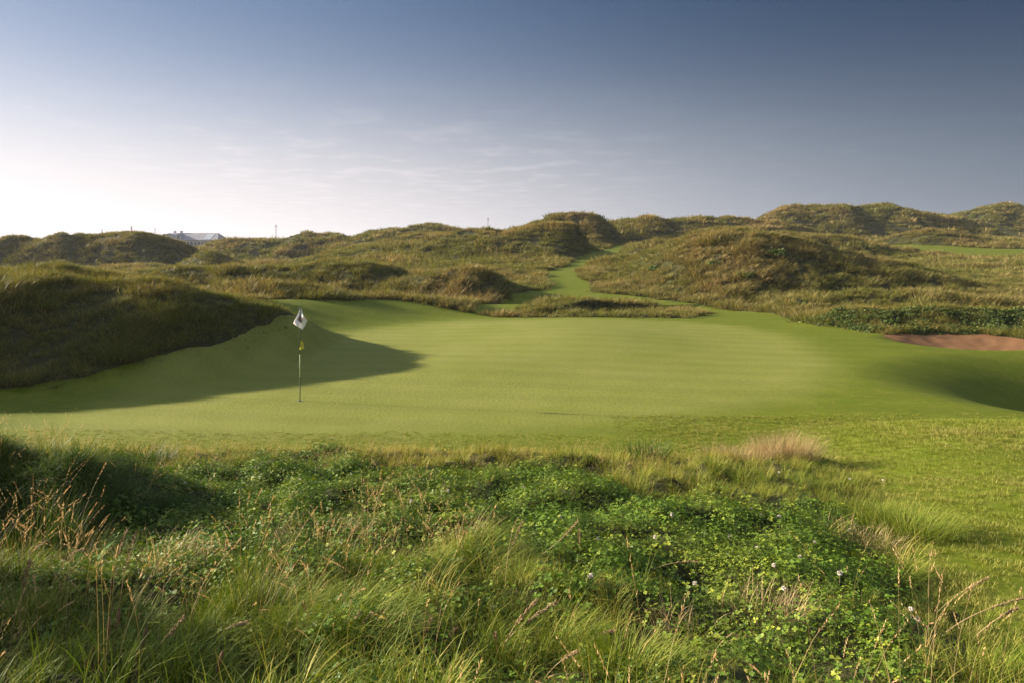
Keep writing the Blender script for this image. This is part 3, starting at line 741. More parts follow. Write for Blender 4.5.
k = (noise(x * .5, y * .5, 88) + .5 * sstep(y, 8, 10) + .4 * sstep(-x, 1, 4) + .45 * sstep(-x, -.6, .6) * (1 - sstep(y, 4.2, 5.5)) + .2 * g_.normal(0, 1, len(x)) > .15) & (clover_field(x, y) < .7) & (x < 2.1 + .2 * np.maximum(y - 6, 0))
x, y, h, nrm = x[k], y[k], h[k], nrm[k]
scatter('seeding_grass', lib_stem, np.stack([x, y, h], 1), nrm, g_.uniform(.65, 1.15, len(x)) * (1 - .35 * sstep(y, 8, 10)) * (1 + .25 * (1 - sstep(y, 4, 6))), .2 + .3 * noise(x, y, 89), 541, up=.85)
print('stems', len(x))
# brambles and bracken on the bank over the bunker
lib_shrub = library('undergrowth_clump', [blade_mesh('ug%d' % i, leaf_ball(420, .42, .05, 420 + i), M['shrub']) for i in range(5)])
x, y = candidates(16000, 11.0, 30, 26.6, 33.5, 550, 1.2)
h, nrm, zn = ground_at(x, y)
bx = np.interp(x, [11.0, 13, 15, 17, 30], [32.0, 30.4, 28.5, 28.2, 28.2])
k = (np.maximum(zn[0], zn[2]) < -.12) & (y > bx) & (y < bx + 2.3) & (h < .75) & (g_.uniform(0, 1, len(x)) < .42) & (noise(x * .8, y * .8, 99) > -.3)
x, y, h, nrm = x[k], y[k], h[k], nrm[k]
scatter('undergrowth', lib_shrub, np.stack([x, y, h - .08], 1), nrm, g_.uniform(.55, 1.1, len(x)), .1 + .3 * noise(x * .7, y * .7, 90), 551, up=.6)
print('undergrowth', len(x))
lib_scrub = library('scrub_clump', [blade_mesh('sc%d' % i, leaf_ball(260, .8, .16, 440 + i, .6), M['shrub']) for i in range(5)])
x, y = candidates(9000, -200, 200, 44, 205, 560, WEDGE)
h, nrm, zn = ground_at(x, y)
pn = noise(x * .09, y * .06, 95) + .5 * noise(x * .3, y * .22, 96)
k = (np.maximum(zn[0], zn[2]) < -.8) & (pn > .26) & seen(x, y, h, 1.5)
x, y, h, nrm = x[k], y[k], h[k], nrm[k]
scatter('scrub', lib_scrub, np.stack([x, y, h - .25], 1), nrm, g_.uniform(.5, 1.0, len(x)) * np.interp(y, [44, 120, 205], [.55, 1, 1.4]), .25 + .3 * noise(x * .1, y * .1, 97), 561, up=.6)
print('scrub', len(x))

#--THINGS--
# ------------------------------------------------------------------ flag and hole
def gz(x, y):
    a, b = np.array([float(x)]), np.array([float(y)])
    return float(height(a, b)[0])
M['pole'] = simple_mat('painted_pole', (.05, .08, .045), .75, (.04, .06, .035), spec=.15)
M['pole_pale'] = simple_mat('pale_pole_band', (.34, .39, .23), .75, (.28, .33, .19))
M['flag_white'] = simple_mat('white_nylon', (.86, .85, .85), .7, (.82, .81, .81), 3, trans=.3)
M['emblem'] = simple_mat('printed_emblem', (.09, .05, .06), .7, (.14, .08, .07), 14)
M['emblem_tan'] = simple_mat('printed_emblem_tan', (.42, .31, .18), .7)
M['yellow'] = simple_mat('yellow_nylon', (.72, .66, .08), .6, (.66, .6, .07), trans=.35)
M['yellow_dark'] = simple_mat('yellow_print', (.32, .30, .05), .6)
M['hole'] = simple_mat('hole_shade', (.012, .016, .010), .9)
M['cup'] = simple_mat('white_liner', (.7, .7, .68), .5)
fx, fy = wx(300, 15.5), 15.5; fz = gz(fx, fy); FH = 2.16
fl = empty('golf_flag', (fx, fy, fz), 'golf flagstick with limp white flag and small yellow pennant on the green', 'golf flag')
b = MB(); b.tube([(0, 0, -.15), (0, 0, .55)], .0105, 10); b.tube([(0, 0, 1.06), (0, 0, FH)], .0098, 10); b.build('pole', M['pole'], fl, smooth=True)
b = MB(); b.tube([(0, 0, .55), (0, 0, 1.06)], .0108, 10); b.build('pole_band', M['pole_pale'], fl, smooth=True)
b = MB(); b.tube([(0, 0, FH), (0, 0, FH + .03)], [.016, .006], 10); b.build('pole_cap', M['pole'], fl)
def cloth(pts, nu, nv, fold, thick, seed=0):
    """a hanging cloth spanned between four corners (top-hoist, top-fly, bottom-fly, bottom-hoist), with soft folds and thickness"""
    p = np.array(pts, float); s, t = np.meshgrid(np.linspace(0, 1, nu), np.linspace(0, 1, nv))
    Q = ((1 - s) * (1 - t))[..., None] * p[0] + (s * (1 - t))[..., None] * p[1] + (s * t)[..., None] * p[2] + ((1 - s) * t)[..., None] * p[3]
    Q[..., 1] += fold * np.sin(s * 7 + t * 2.2 + seed) * (.15 + s) + fold * .5 * np.sin(t * 6 - s * 3)
    Q[..., 0] += fold * .4 * np.cos(s * 5 + t * 3)
    return Q
def cloth_mesh(Q, thick):
    nv, nu = Q.shape[:2]; b = MB(); I = np.arange(nu * nv).reshape(nv, nu)
    f = Q.reshape(-1, 3); bk = f + np.array([0, thick, 0]); n = nu * nv
    T = []
    for i in range(nv - 1):
        for j in range(nu - 1):
            a, c, d, e = I[i, j], I[i, j + 1], I[i + 1, j + 1], I[i + 1, j]
            T += [(a, d, c), (a, e, d), (n + a, n + c, n + d), (n + a, n + d, n + e)]
    ring = list(I[0, :]) + list(I[1:, -1]) + list(I[-1, -2::-1]) + list(I[-2:0:-1, 0])
    for a, c in zip(ring, ring[1:] + ring[:1]): T += [(a, c, n + c), (a, n + c, n + a)]
    b.add(np.vstack([f, bk]), T); return b
zt = FH - .035
Q = cloth([(.004, 0, zt), (.17, -.03, zt - .29), (.065, -.05, zt - .50), (-.135, -.02, zt - .36)], 15, 17, .022, .003)
fo = cloth_mesh(Q, .004).build('flag', M['flag_white'], fl, smooth=True)
sub = lambda Q, a0, a1, c0, c1, off: Q[a0:a1, c0:c1] + np.array([0, -off, 0])
cloth_mesh(sub(Q, 4, 11, 3, 10, .006), .003).build('emblem', M['emblem'], fo, smooth=True)
cloth_mesh(sub(Q, 5, 7, 8, 10, .010), .002).build('emblem_mark', M['emblem_tan'], fo, smooth=True)
cloth_mesh(sub(Q, 8, 10, 4, 7, .010), .002).build('emblem_mark', M['emblem_tan'], fo, smooth=True)
Q = cloth([(.006, 0, 1.40), (.075, -.02, 1.34), (.105, -.025, 1.20), (.004, -.005, 1.15)], 9, 9, .012, .003, 2)
po = cloth_mesh(Q, .004).build('pennant', M['yellow'], fl, smooth=True)
cloth_mesh(sub(Q, 3, 6, 4, 6, .006), .002).build('print', M['yellow_dark'], po, smooth=True)
ang = np.linspace(0, 2 * np.pi, 25)[:-1]
def disc(r, z): return np.stack([r * np.cos(ang), r * np.sin(ang), np.full(24, z)], 1)
hc = empty('hole', (fx, fy, fz), 'dark round hole with pale rim at the foot of the flagstick', 'hole')
b = MB(); V0_ = np.vstack([disc(.056, .006), [[0, 0, .006]]]); b.add(V0_, [(i, (i + 1) % 24, 24) for i in range(24)]); b.build('shade_disc', M['hole'], hc)  # flat dark disc: the shade inside the hole is put into its colour
b = MB(); b.add(np.vstack([disc(.056, .007), disc(.062, .0075)]), [t for i in range(24) for t in ((i, (i + 1) % 24, 24 + (i + 1) % 24), (i, 24 + (i + 1) % 24, 24 + i))]); b.build('rim', M['cup'], hc)

# ------------------------------------------------------------------ the far building and the poles on the skyline
M['render'] = simple_mat('white_render', (.72, .70, .68), .8, (.64, .62, .6), .4)
M['slate'] = simple_mat('slate_roof', (.30, .30, .33), .6, (.24, .24, .27), .7)
M['slate_light'] = simple_mat('pale_roof_sheet', (.42, .45, .50), .45, (.36, .39, .44), .7)
M['pane'] = simple_mat('dark_glass', (.10, .11, .13), .12)
M['wood'] = simple_mat('weathered_wood', (.11, .09, .07), .8, (.08, .065, .05), 2)
HY = 232.0
hx0, hx1 = wx(163.5, HY), wx(224.5, HY); hg = gz((hx0 + hx1) / 2, HY + 5); ez, rz_ = wz(239.2, HY), wz(231.8, HY)
ho = empty('clubhouse', ((hx0 + hx1) / 2 - 2.2, HY + 5, hg - .3), 'long white building with a grey hipped roof and dormers, half hidden behind the dunes', 'building')
L_, e_, r_ = (hx1 - hx0) / 2, ez - hg, rz_ - hg
b = MB(); b.box((0, 0, e_ / 2 - .5), (2 * L_ - .8, 9.4, e_ + 1)); b.build('wall', M['render'], ho)
def hip(x0, x1, r0, r1, D, z0, z1, mat):
    b = MB(); V = [(x0, -D, z0), (x1, -D, z0), (x1, D, z0), (x0, D, z0), (r0, 0, z1), (r1, 0, z1), (x0, -D, z0 - .18), (x1, -D, z0 - .18), (x1, D, z0 - .18), (x0, D, z0 - .18)]
    b.add(V, [(0, 1, 5), (0, 5, 4), (2, 3, 4), (2, 4, 5), (1, 2, 5), (3, 0, 4), (6, 8, 7), (6, 9, 8), (0, 6, 7), (0, 7, 1), (1, 7, 8), (1, 8, 2), (2, 8, 9), (2, 9, 3), (3, 9, 6), (3, 6, 0)]); return b
rf = hip(-L_, L_, -L_ + 1.4, L_ - 2.0, 5.2, e_, r_, None).build('roof', M['slate'], ho)
xx = lambda u: wx(u, HY) - (hx0 + hx1) / 2
b = MB()
def roofpanel(b, x0, x1, f0, f1):
    p = lambda x, f: (x, -5.2 * (1 - f) - .04, e_ + (r_ - e_) * f + .05)
    q = [p(x0, f0), p(x1, f0), p(x1, f1), p(x0, f1)]; w = [(a, c + .02, d - .06) for a, c, d in q]
    b.add(q + w, [(0, 1, 2), (0, 2, 3), (4, 6, 5), (4, 7, 6), (0, 4, 5), (0, 5, 1), (1, 5, 6), (1, 6, 2), (2, 6, 7), (2, 7, 3), (3, 7, 4), (3, 4, 0)])
roofpanel(b, xx(209), xx(216.5), .08, .88); b.build('roof_panel', M['slate_light'], rf)
for u in (170, 174.5, 184):
    b = MB(); b.box((xx(u), -3.6, e_ + .75), (1.5, 2.0, 1.5)); dm = b.build('dormer', M['render'], ho)
    b = MB(); b.add([(xx(u) - .95, -4.75, e_ + 1.5), (xx(u) + .95, -4.75, e_ + 1.5), (xx(u), -4.75, e_ + 2.15), (xx(u) - .95, -1.0, e_ + 1.5), (xx(u) + .95, -1.0, e_ + 1.5), (xx(u), -1.0, e_ + 2.15)], [(0, 1, 2), (3, 5, 4), (0, 2, 5), (0, 5, 3), (1, 4, 5), (1, 5, 2), (0, 3, 4), (0, 4, 1)]); b.build('dormer_roof', M['slate'], dm)
    b = MB(); b.box((xx(u), -4.62, e_ + .8), (.85, .06, .95)); b.build('pane', M['pane'], dm)
for u in (174, 180.5):
    b = MB(); b.box((xx(u), .2, r_ + .1), (.7, .6, 1.2)); b.box((xx(u), .2, r_ + .72), (.82, .72, .12)); b.build('chimney', M['render'], rf)
for u in np.arange(187, 222, 3.6):
    f = MB(); f.box((xx(u), -4.73, e_ - 1.15), (.95, .1, 1.25)); fo_ = f.build('window', M['render'], ho)
    b = MB(); b.box((xx(u), -4.80, e_ - 1.15), (.8, .05, 1.1)); b.build('pane', M['pane'], fo_)
b = MB(); b.box((xx(203), -4.75, e_ - 2.6), (1.0, .12, 2.1)); b.build('door', M['wood'], ho)
CY = 185.0; cx_ = wx(116, CY); cg = gz(cx_, CY)
ct = empty('cottage', (cx_, CY, cg), 'small pale roofed cottage peeping over the dark dune at the left', 'building')
ce = wz(235.6, CY) - cg; cr = wz(233.2, CY) - cg
b = MB(); b.box((0, 0, ce / 2 - .5), (3.6, 3.4, ce + 1)); b.build('wall', M['render'], ct)
cro = hip(-2.0, 2.0, -1.4, 1.4, 1.9, ce, cr, None).build('roof', M['slate_light'], ct)
b = MB(); b.box((-1.0, 0, cr + .1), (.4, .4, .8)); b.build('chimney', M['render'], cro)
b = MB(); b.box((.6, -1.73, ce - .8), (.7, .06, .8)); b.build('window', M['pane'], ct)
for (u, v, Yp, arm, lab) in ((131.5, 226.0, 150, 1, 'tallest thin pole on the skyline above the dark dune at the left'),
                             (102, 230.2, 150, 0, 'short thin pole on the dark dune, leftmost of the poles on the skyline'),
                             (155, 229.3, 165, 0, 'short thin pole just to the left of the white clubhouse'),
                             (276, 224.5, 175, 1, 'lone thin pole on the tawny ridge right of the clubhouse'),
                             (488, 217.5, 190, 1, 'thin pole on the skyline beside the flat topped knoll')):
    px = wx(u, Yp); pg = gz(px, Yp); tz = wz(v, Yp) - pg
    p = empty('utility_pole', (px, Yp, pg), lab, 'pole')
    b = MB(); b.tube([(0, 0, -.3), (0, 0, tz)], [.10, .07], 8); b.build('shaft', M['wood'], p, smooth=True)
    if arm: b = MB(); b.box((0, -.16, tz - .45), (.9, .08, .09)); b.build('crossarm', M['wood'], p)
    else: b = MB(); b.tube([(0, 0, tz), (0, 0, tz + .3)], [.09, .06], 8); b.build('cap', M['wood'], p)

# ------------------------------------------------------------------ single bushes on the dunes
for (u, v, s, lab) in ((657, 268, .8, 'dark bush low on the left flank of the big mound'),
                       (718, 262, .75, 'dark round bush in the middle of the big mound'),
                       (752, 277, .95, 'dark bush on the right flank of the big mound above the pale grass'),
                       (770, 252, 1.0, 'wide dark bush near the top right of the big mound'),
                       (640, 291, .55, 'small bush at the foot of the big mound beside the mown strip'),
                       (800, 303, .6, 'small bush on the tawny bank right of the big mound')):
    x_, y_ = ray(u, v, 30, 75); z_ = gz(x_, y_)
    t = empty('gorse_bush', (x_, y_, z_), lab, 'bush')
    g = np.random.default_rng(int(u)); parts = []
    for q in range(5):
        d = leaf_ball(260, s * g.uniform(.45, .7), .085, seed=int(u) + q); parts.append((d[0] + np.array([g.normal(0, s * .42), g.normal(0, s * .3), -.1]), d[1], d[2], d[3]))
    link('foliage', blade_mesh('gorse_foliage', join(parts), M['shrub']), t)
    b = MB()
    for q in range(4): b.tube([(0, 0, -.1), (g.normal(0, .1), g.normal(0, .1), s * .3), (g.normal(0, .25), g.normal(0, .2), s * .6)], [.035, .025, .012], 6)
    b.build('stem', M['wood'], t)

# ------------------------------------------------------------------ tussocks that stand out in the rough
def tussock(u, v, Yt, h, r, n, w, mat, lab, lean=(.25, -.06), segs=5, curl=(.5, 1.7), tilt=(.1, .7), x=None, squash=1.0, extra=None):
    x_ = wx(u, Yt) if x is None else x
    d = blades(n, h, r, w, segs, tilt, curl, lean=lean, seed=int(u * 7 + v))
    P = d[0].copy(); P[:, 1] *= squash
    # every blade stands on the ground, uneven as it is
    nb = len(P) // (2 * segs + 1); root = P.reshape(nb, -1, 3)[:, :2].mean(1)
    gzv = height(root[:, 0] + x_, root[:, 1] + Yt); z0 = gz(x_, Yt)
    P[:, 2] += np.repeat(gzv - z0, 2 * segs + 1)
    parts = [(P, d[1], d[2], d[3])]
    o = link('grass_tussock', blade_mesh('tussock_blades', join(parts), mat), None, (x_, Yt, z0))
    return tag(o, lab, 'grass tussock')
tussock(782, 436, 9.9, .46, .50, 1500, .004, M['strawtuft'], 'broad tussock of pale reddish dry grass at the back edge of the rough', squash=.6, lean=(.2, 0), curl=(.2, 1.3), tilt=(.05, .8))
tussock(738, 448, 9.7, .30, .5, 700, .0045, M['strawtuft'], 'low fringe of pale dry grass left of the broad reddish tussock', squash=.6, lean=(.12, 0))
tussock(646, 452, 9.9, .34, .30, 420, .007, M['darktuft'], 'dark spiky green tussock at the edge of the green', lean=(.1, 0), curl=(.2, .8))
tussock(146, 468, 9.3, .33, .36, 420, .006, M['darktuft'], 'soft dark green tussock in the far left of the rough', lean=(.15, 0))
tussock(274, 462, 9.9, .18, .22, 220, .006, M['darktuft'], 'small dark tuft just in front of the green, left of centre')
tussock(905, 525, 6.2, .30, .42, 1500, .0032, M['lime'], 'bright yellow green tussock at the right edge of the rough', lean=(.3, -.05))
tussock(868, 500, 6.8, .24, .40, 1000, .0032, M['lime'], 'low bright green tussock behind the yellow green one on the right')
tussock(862, 548, 5.7, .22, .30, 260, .0034, M['strawtuft'], 'golden straw tuft among clover by the yellow green tussock', lean=(.3, -.05))
tussock(478, 590, 4.35, .25, .33, 2200, .0024, M['lime'], 'combed yellow green tussock swept to the right over a dark gap', lean=(.75, -.1), curl=(.6, 1.9))
tussock(395, 588, 4.35, .24, .30, 1700, .0024, M['lime'], 'combed green tussock left of the swept yellow green one', lean=(.6, -.1), curl=(.6, 1.9))
tussock(462, 560, 4.75, .34, .12, 150, .0028, M['strawtuft'], 'golden straw wisp standing up behind the swept tussock', lean=(.35, 0), curl=(.2, .9))
tussock(412, 568, 4.9, .20, .16, 260, .003, M['strawtuft'], 'bleached dead grass clump beside the golden straw wisp', lean=(.1, -.2), curl=(1.2, 2.6))
tussock(762, 640, 3.7, .22, .26, 200, .0026, M['strawtuft'], 'russet straw tuft in the clover at lower right', lean=(-.1, -.1), curl=(.3, 1.4))
tussock(690, 660, 3.4, .20, .24, 200, .0026, M['strawtuft'], 'bleached straw patch left of the russet tuft at lower right', lean=(.2, -.2), curl=(.8, 2.2))
tussock(322, 545, 5.2, .24, .34, 260, .0028, M['strawtuft'], 'reddish seeding tuft in the middle left of the rough', lean=(.25, 0), curl=(.4, 1.4))
tussock(165, 590, 4.4, .27, .30, 240, .0026, M['strawtuft'], 'pinkish feathery tuft right of the broad leaved plant', lean=(.35, -.1), curl=(.5, 1.6))
tussock(260, 640, 3.5, .34, .34, 1500, .0021, M['fescue'], 'dark green long grass swept to the right at bottom left of centre', lean=(.8, -.15), curl=(.6, 1.8))
tussock(340, 660, 3.2, .32, .30, 1200, .0021, M['fescue'], 'long green tussock at the bottom edge between two bent seed stalks', lean=(.55, -.1), curl=(.6, 1.8))
tussock(90, 628, 3.5, .22, .34, 1100, .0028, M['lime'], 'sunlit yellow green tuft behind the brown seed spikes', lean=(.3, -.05))
tussock(545, 650, 3.4, .26, .26, 900, .0030, M['fescue'], 'upright green tuft at the bottom, right of centre', lean=(.25, 0))
tussock(630, 668, 3.0, .26, .22, 900, .0034, M['lime'], 'short bright grass tuft at the bottom edge below the clover', lean=(.2, -.1))

# ------------------------------------------------------------------ seed stalks
M['stalk'] = simple_mat('green_straw_stalk', (.20, .19, .06), .6, (.26, .22, .09), 9, trans=.15)
M['straw'] = simple_mat('dry_stalk', (.36, .27, .13), .6, (.28, .20, .10), 9, trans=.15)
M['seedhead'] = simple_mat('seed_head', (.36, .25, .13), .8, (.27, .18, .09), 30, trans=.25)
M['brown'] = simple_mat('brown_seed_spike', (.19, .11, .055), .85, (.28, .17, .085), 40)
def curve(p0, p1, p2, n=12):
    t = np.linspace(0, 1, n)[:, None]; p0, p1, p2 = map(np.array, (p0, p1, p2))
    return (1 - t) ** 2 * p0 + 2 * t * (1 - t) * p1 + t * t * p2
def stalk(pts, Ys, lab, mat='straw', rad=.0017, head=.3, kind='panicle', group=None):
    """pts: base, bend and tip as seen; Ys: how far off"""
    (u0, v0), (u1, v1), (u2, v2) = pts
    bx, by = wx(u0, Ys), Ys; bz = gz(bx, by)
    P1, P2 = np.array(at(u1, v1, Ys - .03)), np.array(at(u2, v2, Ys - .06))
    o = np.array([bx, by, bz]); Pq = curve((0, 0, -.02), P1 - o, P2 - o, 16)
    t = empty('grass_stalk' if kind == 'panicle' else 'seed_spike', tuple(o), lab, 'grass stalk' if kind == 'panicle' else 'seed spike', group)
    b = MB(); b.tube(Pq, np.linspace(rad, rad * .55, 16), 6); b.build('stem', M[mat], t, smooth=True)
    g = np.random.default_rng(int(u0 * 13 + v2)); L = np.linalg.norm(np.diff(Pq, axis=0), axis=1).sum(); b = MB()
    if kind == 'panicle':
        n = int(70 * head / .3)
        for q in range(n):
            f = 1 - head * g.uniform(0, 1) ** 1.2; i = min(int(f * 15), 14); p = Pq[i] + (Pq[i + 1] - Pq[i]) * (f * 15 - i)
            d = Pq[i + 1] - Pq[i]; d /= np.linalg.norm(d); w = g.normal(0, 1, 3); w -= d * (w @ d); w /= np.linalg.norm(w)
            s = g.uniform(.010, .017); ax = d * .85 + w * .5 + np.array([.1, 0, -.15]); ax /= np.linalg.norm(ax); c = np.cross(ax, w); c /= np.linalg.norm(c); e = np.cross(ax, c)
            p = p + w * .0025; k = .0028
            b.add([p, p + ax * s * .45 + c * k, p + ax * s * .45 - c * k * .5 + e * k * .87, p + ax * s * .45 - c * k * .5 - e * k * .87, p + ax * s], [(0, 1, 2), (0, 2, 3), (0, 3, 1), (4, 2, 1), (4, 3, 2), (4, 1, 3)])
        b.build('seed_head', M['seedhead'], t)
    else:
        n = 18; f = np.linspace(1 - head, 1.0, n); idx = f * 15; i = np.minimum(idx.astype(int), 14); P = Pq[i] + (Pq[i + 1] - Pq[i]) * (idx - i)[:, None]
        rr = .0072 * np.minimum(1, np.minimum((np.arange(n) + .6) / 2.5, (n - np.arange(n)) / 4.0)) * (1 + .14 * np.cos(np.arange(n) * 2.6)); b.tube(P, rr, 9)
        for q in range(110):
            j = g.integers(1, n - 1); w = g.normal(0, 1, 3); w /= np.linalg.norm(w); p = P[j] + w * rr[j] * .9; c = np.cross(w, [0, .3, 1]) * .0012
            b.add([p - c, p + c, p + w * .003 + np.array([0, 0, .003])], [(0, 1, 2)])
        b.build('seed_spike_head', M['brown'], t)
    return t
ST = [
    ([(17, 668), (19, 590), (29, 562)], 3.0, 'tall golden seed stalk at the far left, bent at its top', 'straw', .0024),
    ([(112, 622), (112, 560), (127, 529)], 3.8, 'upright straw stalk with nodding pink head, behind the brown spikes', 'straw', .0019),
    ([(118, 620), (122, 570), (136, 533)], 3.8, 'straw stalk leaning right, close beside the upright nodding one', 'straw', .0018),
    ([(20, 590), (22, 555), (46, 541)], 4.3, 'short stalk with pale drooping head in front of the dark hummock', 'straw', .0018),
    ([(55, 590), (60, 552), (84, 549)], 4.2, 'stalk arching right under the broad leaved plant', 'straw', .0018),
    ([(80, 600), (74, 560), (62, 556)], 4.2, 'thin stalk with head nodding left below the broad leaved plant', 'straw', .0016),
    ([(131, 690), (155, 650), (184, 617)], 2.8, 'thick pale stem leaning right at bottom left, beside the brown spikes', 'stalk', .0032),
    ([(180, 668), (215, 625), (248, 622)], 3.1, 'long bowed grass stalk arching right over the dark swept grass', 'stalk', .0018),
    ([(326, 662), (338, 630), (360, 613)], 3.2, 'straw stalk with pink head, left one of a bent pair at the bottom', 'straw', .0018),
    ([(342, 668), (352, 635), (373, 612)], 3.2, 'straw stalk, right one of a bent pair at the bottom', 'straw', .0018),
    ([(320, 662), (312, 630), (303, 603)], 3.4, 'grass stalk leaning left in the dark gap under the tussocks', 'stalk', .0016),
    ([(384, 632), (383, 605), (374, 589)], 3.8, 'short pale stalk nodding left in front of the combed tussock', 'straw', .0018),
    ([(500, 678), (500, 635), (537, 600)], 3.1, 'pale stalk bending sharply right, upper of the crossing pair at bottom centre', 'straw', .0021),
    ([(478, 668), (510, 628), (556, 602)], 3.1, 'pale stalk leaning far right, lower of the crossing pair at bottom centre', 'straw', .0019),
    ([(498, 676), (498, 650), (495, 634)], 3.1, 'short upright straw stalk at the foot of the crossing pair', 'straw', .0020),
    ([(418, 676), (422, 640), (431, 618)], 3.2, 'straight straw stalk at the bottom, left of centre', 'straw', .0018),
    ([(436, 668), (444, 645), (456, 627)], 3.3, 'short straw stalk leaning right next to the straight one', 'straw', .0017),
    ([(499, 612), (506, 560), (522, 522)], 4.3, 'thin green stalk rising out of the swept yellow green tussock', 'stalk', .0016),
    ([(522, 570), (560, 545), (578, 520)], 4.8, 'thick straw stem slanting right across the clover at centre', 'straw', .0030),
    ([(580, 582), (580, 555), (579, 530)], 4.7, 'straight reddish stalk standing in the clover right of centre', 'straw', .0017),
    ([(540, 690), (556, 660), (576, 652)], 2.9, 'low straw stalk arching right at the bottom edge', 'straw', .0019),
    ([(584, 662), (590, 632), (614, 631)], 3.3, 'bowed straw stalk with nodding head below a white clover flower', 'straw', .0018),
    ([(938, 650), (965, 612), (1030, 596)], 3.6, 'long pale stalk curving out of the frame at lower right', 'straw', .0026),
    ([(966, 642), (990, 620), (1017, 608)], 3.6, 'rough pale seed stalk under the long curving one at lower right', 'straw', .0026),
    ([(930, 632), (950, 596), (988, 578)], 4.0, 'faint grey green stalk above the long curving one at lower right', 'stalk', .0019),
    ([(894, 668), (935, 645), (962, 690)], 3.0, 'straw stalk bent over and touching down at the bottom right', 'straw', .0024),
    ([(640, 582), (660, 560), (697, 562)], 4.6, 'flattened straw stem lying over the clover right of centre', 'straw', .0024),
    ([(560, 600), (580, 588), (600, 581)], 4.2, 'short straw stalk lying toward the right in the clover', 'straw', .0018),
]
for pts, Ys, lab, mat, rad in ST: stalk(pts, Ys, lab, mat, rad * 1.3, .34)
for (u, v0, v1, Ys, du, lab) in ((93, 672, 645, 2.75, 1, 'tallest of the brown seed spikes clustered at the bottom left'),
                                 (87, 676, 658, 2.7, 0, 'brown seed spike on the left of the bottom left cluster'),
                                 (100, 662, 647, 2.8, -1, 'small pale brown seed spike on the right of the bottom left cluster'),
                                 (108, 640, 619, 2.9, 1, 'dark brown seed spike above the bottom left cluster'),
                                 (117, 628, 608, 3.0, 2, 'slender brown seed spike, highest of those at bottom left'),
                                 (144, 648, 626, 2.9, 3, 'leaning reddish brown seed spike beside the thick pale stem'),
                                 (138, 672, 649, 2.75, 2, 'short reddish brown seed spike under the leaning one'),
                                 (219, 672, 651, 2.8, 4, 'lone dark brown seed spike leaning right at the bottom'),
                                 (6, 690, 671, 2.65, 0, 'brown seed spike cut by the bottom left corner'),
                                 (15, 694, 675, 2.65, 0, 'brown seed spike next to the one in the bottom left corner')):
    zb = gz(wx(u, Ys), Ys); vb = V0 + (H - zb) * F / Ys
    L = vb - v1; stalk([(u - du * 2, vb), (u - du, (vb + v1) / 2), (u + du, v1)], Ys, lab, 'stalk', .0018, min(.9, (v0 - v1) / L), 'spike')
# tall seeding grass in front of the dark hummock
tall = empty('seeding_grass_clump', (wx(42, 5.3), 5.3, gz(wx(42, 5.3), 5.3)), 'clump of tall seeding grass leaning against the dark hummock at the left', 'grass clump')
d = blades(260, .55, .2, .0035, 6, (.05, .4), (.1, .7), lean=(.22, 0), seed=811); link('leaves', blade_mesh('clump_leaves', d, M['darktuft']), tall)
for q in range(3):
    d = stems(7, .86 - .08 * q, 820 + q); P = d[0] + np.array([-.12 + .1 * q, .02 * q, 0]); link('seed_stems', blade_mesh('clump_stems', (P, d[1], d[2], d[3]), M['stems']), tall)

# ------------------------------------------------------------------ broad leaved plants
M['dock'] = simple_mat('broad_leaf', (.05, .11, .016), .75, (.075, .14, .018), 12, trans=.3, spec=.1)
M['limeleaf'] = simple_mat('yellow_green_leaf', (.22, .30, .02), .5, (.26, .30, .03), 12, trans=.4)
def leaf_shape(L, W, az, el, bend=.5, seed=0):
    n = 9; s = np.linspace(0, 1, n); w = W * np.sin(np.pi * np.clip(s, .02, .985) ** .75) ** .8; th = el - bend * s
    r = np.concatenate([[0], np.cumsum(np.cos(th[1:]) * L / (n - 1))]); zz = np.concatenate([[0], np.cumsum(np.sin(th[1:]) * L / (n - 1))])
    V = []
    for i in range(n):
        c = np.array([r[i] * math.cos(az), r[i] * math.sin(az), zz[i]]); sd = np.array([-math.sin(az), math.cos(az), 0]); up = np.array([-math.cos(az) * math.sin(th[i]), -math.sin(az) * math.sin(th[i]), math.cos(th[i])])
        wv = .1 * w[i] * math.sin(i * 1.9 + seed)
        V += [c - sd * w[i] + up * (w[i] * .3 + wv), c, c + sd * w[i] + up * (w[i] * .3 - wv)]
    T = []
    for i in range(n - 1):
        for j in range(2): a = i * 3 + j; T += [(a, a + 1, a + 4), (a, a + 4, a + 3)]
    b = MB(); b.add(V, T); return b
dx_, dy_ = wx(88, 4.75), 4.75
dk = empty('dock_plant', (dx_, dy_, gz(dx_, dy_) + .02), 'broad leaved plant with upright light green leaves at the foot of the dark hummock', 'plant')
for i, (az, el, L, W) in enumerate(((.6, 1.25, .30, .045), (2.6, 1.1, .25, .045), (-1.0, 1.0, .27, .05), (3.6, .6, .30, .055), (5.0, .5, .26, .055), (1.6, .9, .24, .04), (-2.2, .45, .33, .06))):
    leaf_shape(L, W, az, el, .5, i).build('leaf', M['dock'], dk, smooth=True)
for (u, v, Ys, lab) in ((535, 562, 4.45, 'upright yellow green leaf on a thin stalk, left of a pair at centre'), (552, 572, 4.4, 'yellow green leaf leaning right, right of a pair at centre')):
    x_, y_ = wx(u, Ys), Ys; z0 = gz(x_, y_); zt = wz(v + 8, Ys) - z0
    t = empty('leafy_sprig', (x_, y_, z0), lab, 'plant')
    b = MB(); b.tube([(0, 0, -.02), (.004, 0, max(zt, .06) * .5), (0, 0, max(zt, .06))], .0018, 6); b.build('stem', M['stalk'], t)
    for k_ in range(3):
        bl = leaf_shape(.085 if k_ == 0 else .06, .017, .4 + 2.1 * k_, 1.35 - .3 * k_, .3, k_); bl.V = [v_ + np.array([0, 0, max(zt, .06) - .004]) for v_ in bl.V]
        bl.build('leaf', M['limeleaf'], t, smooth=True)

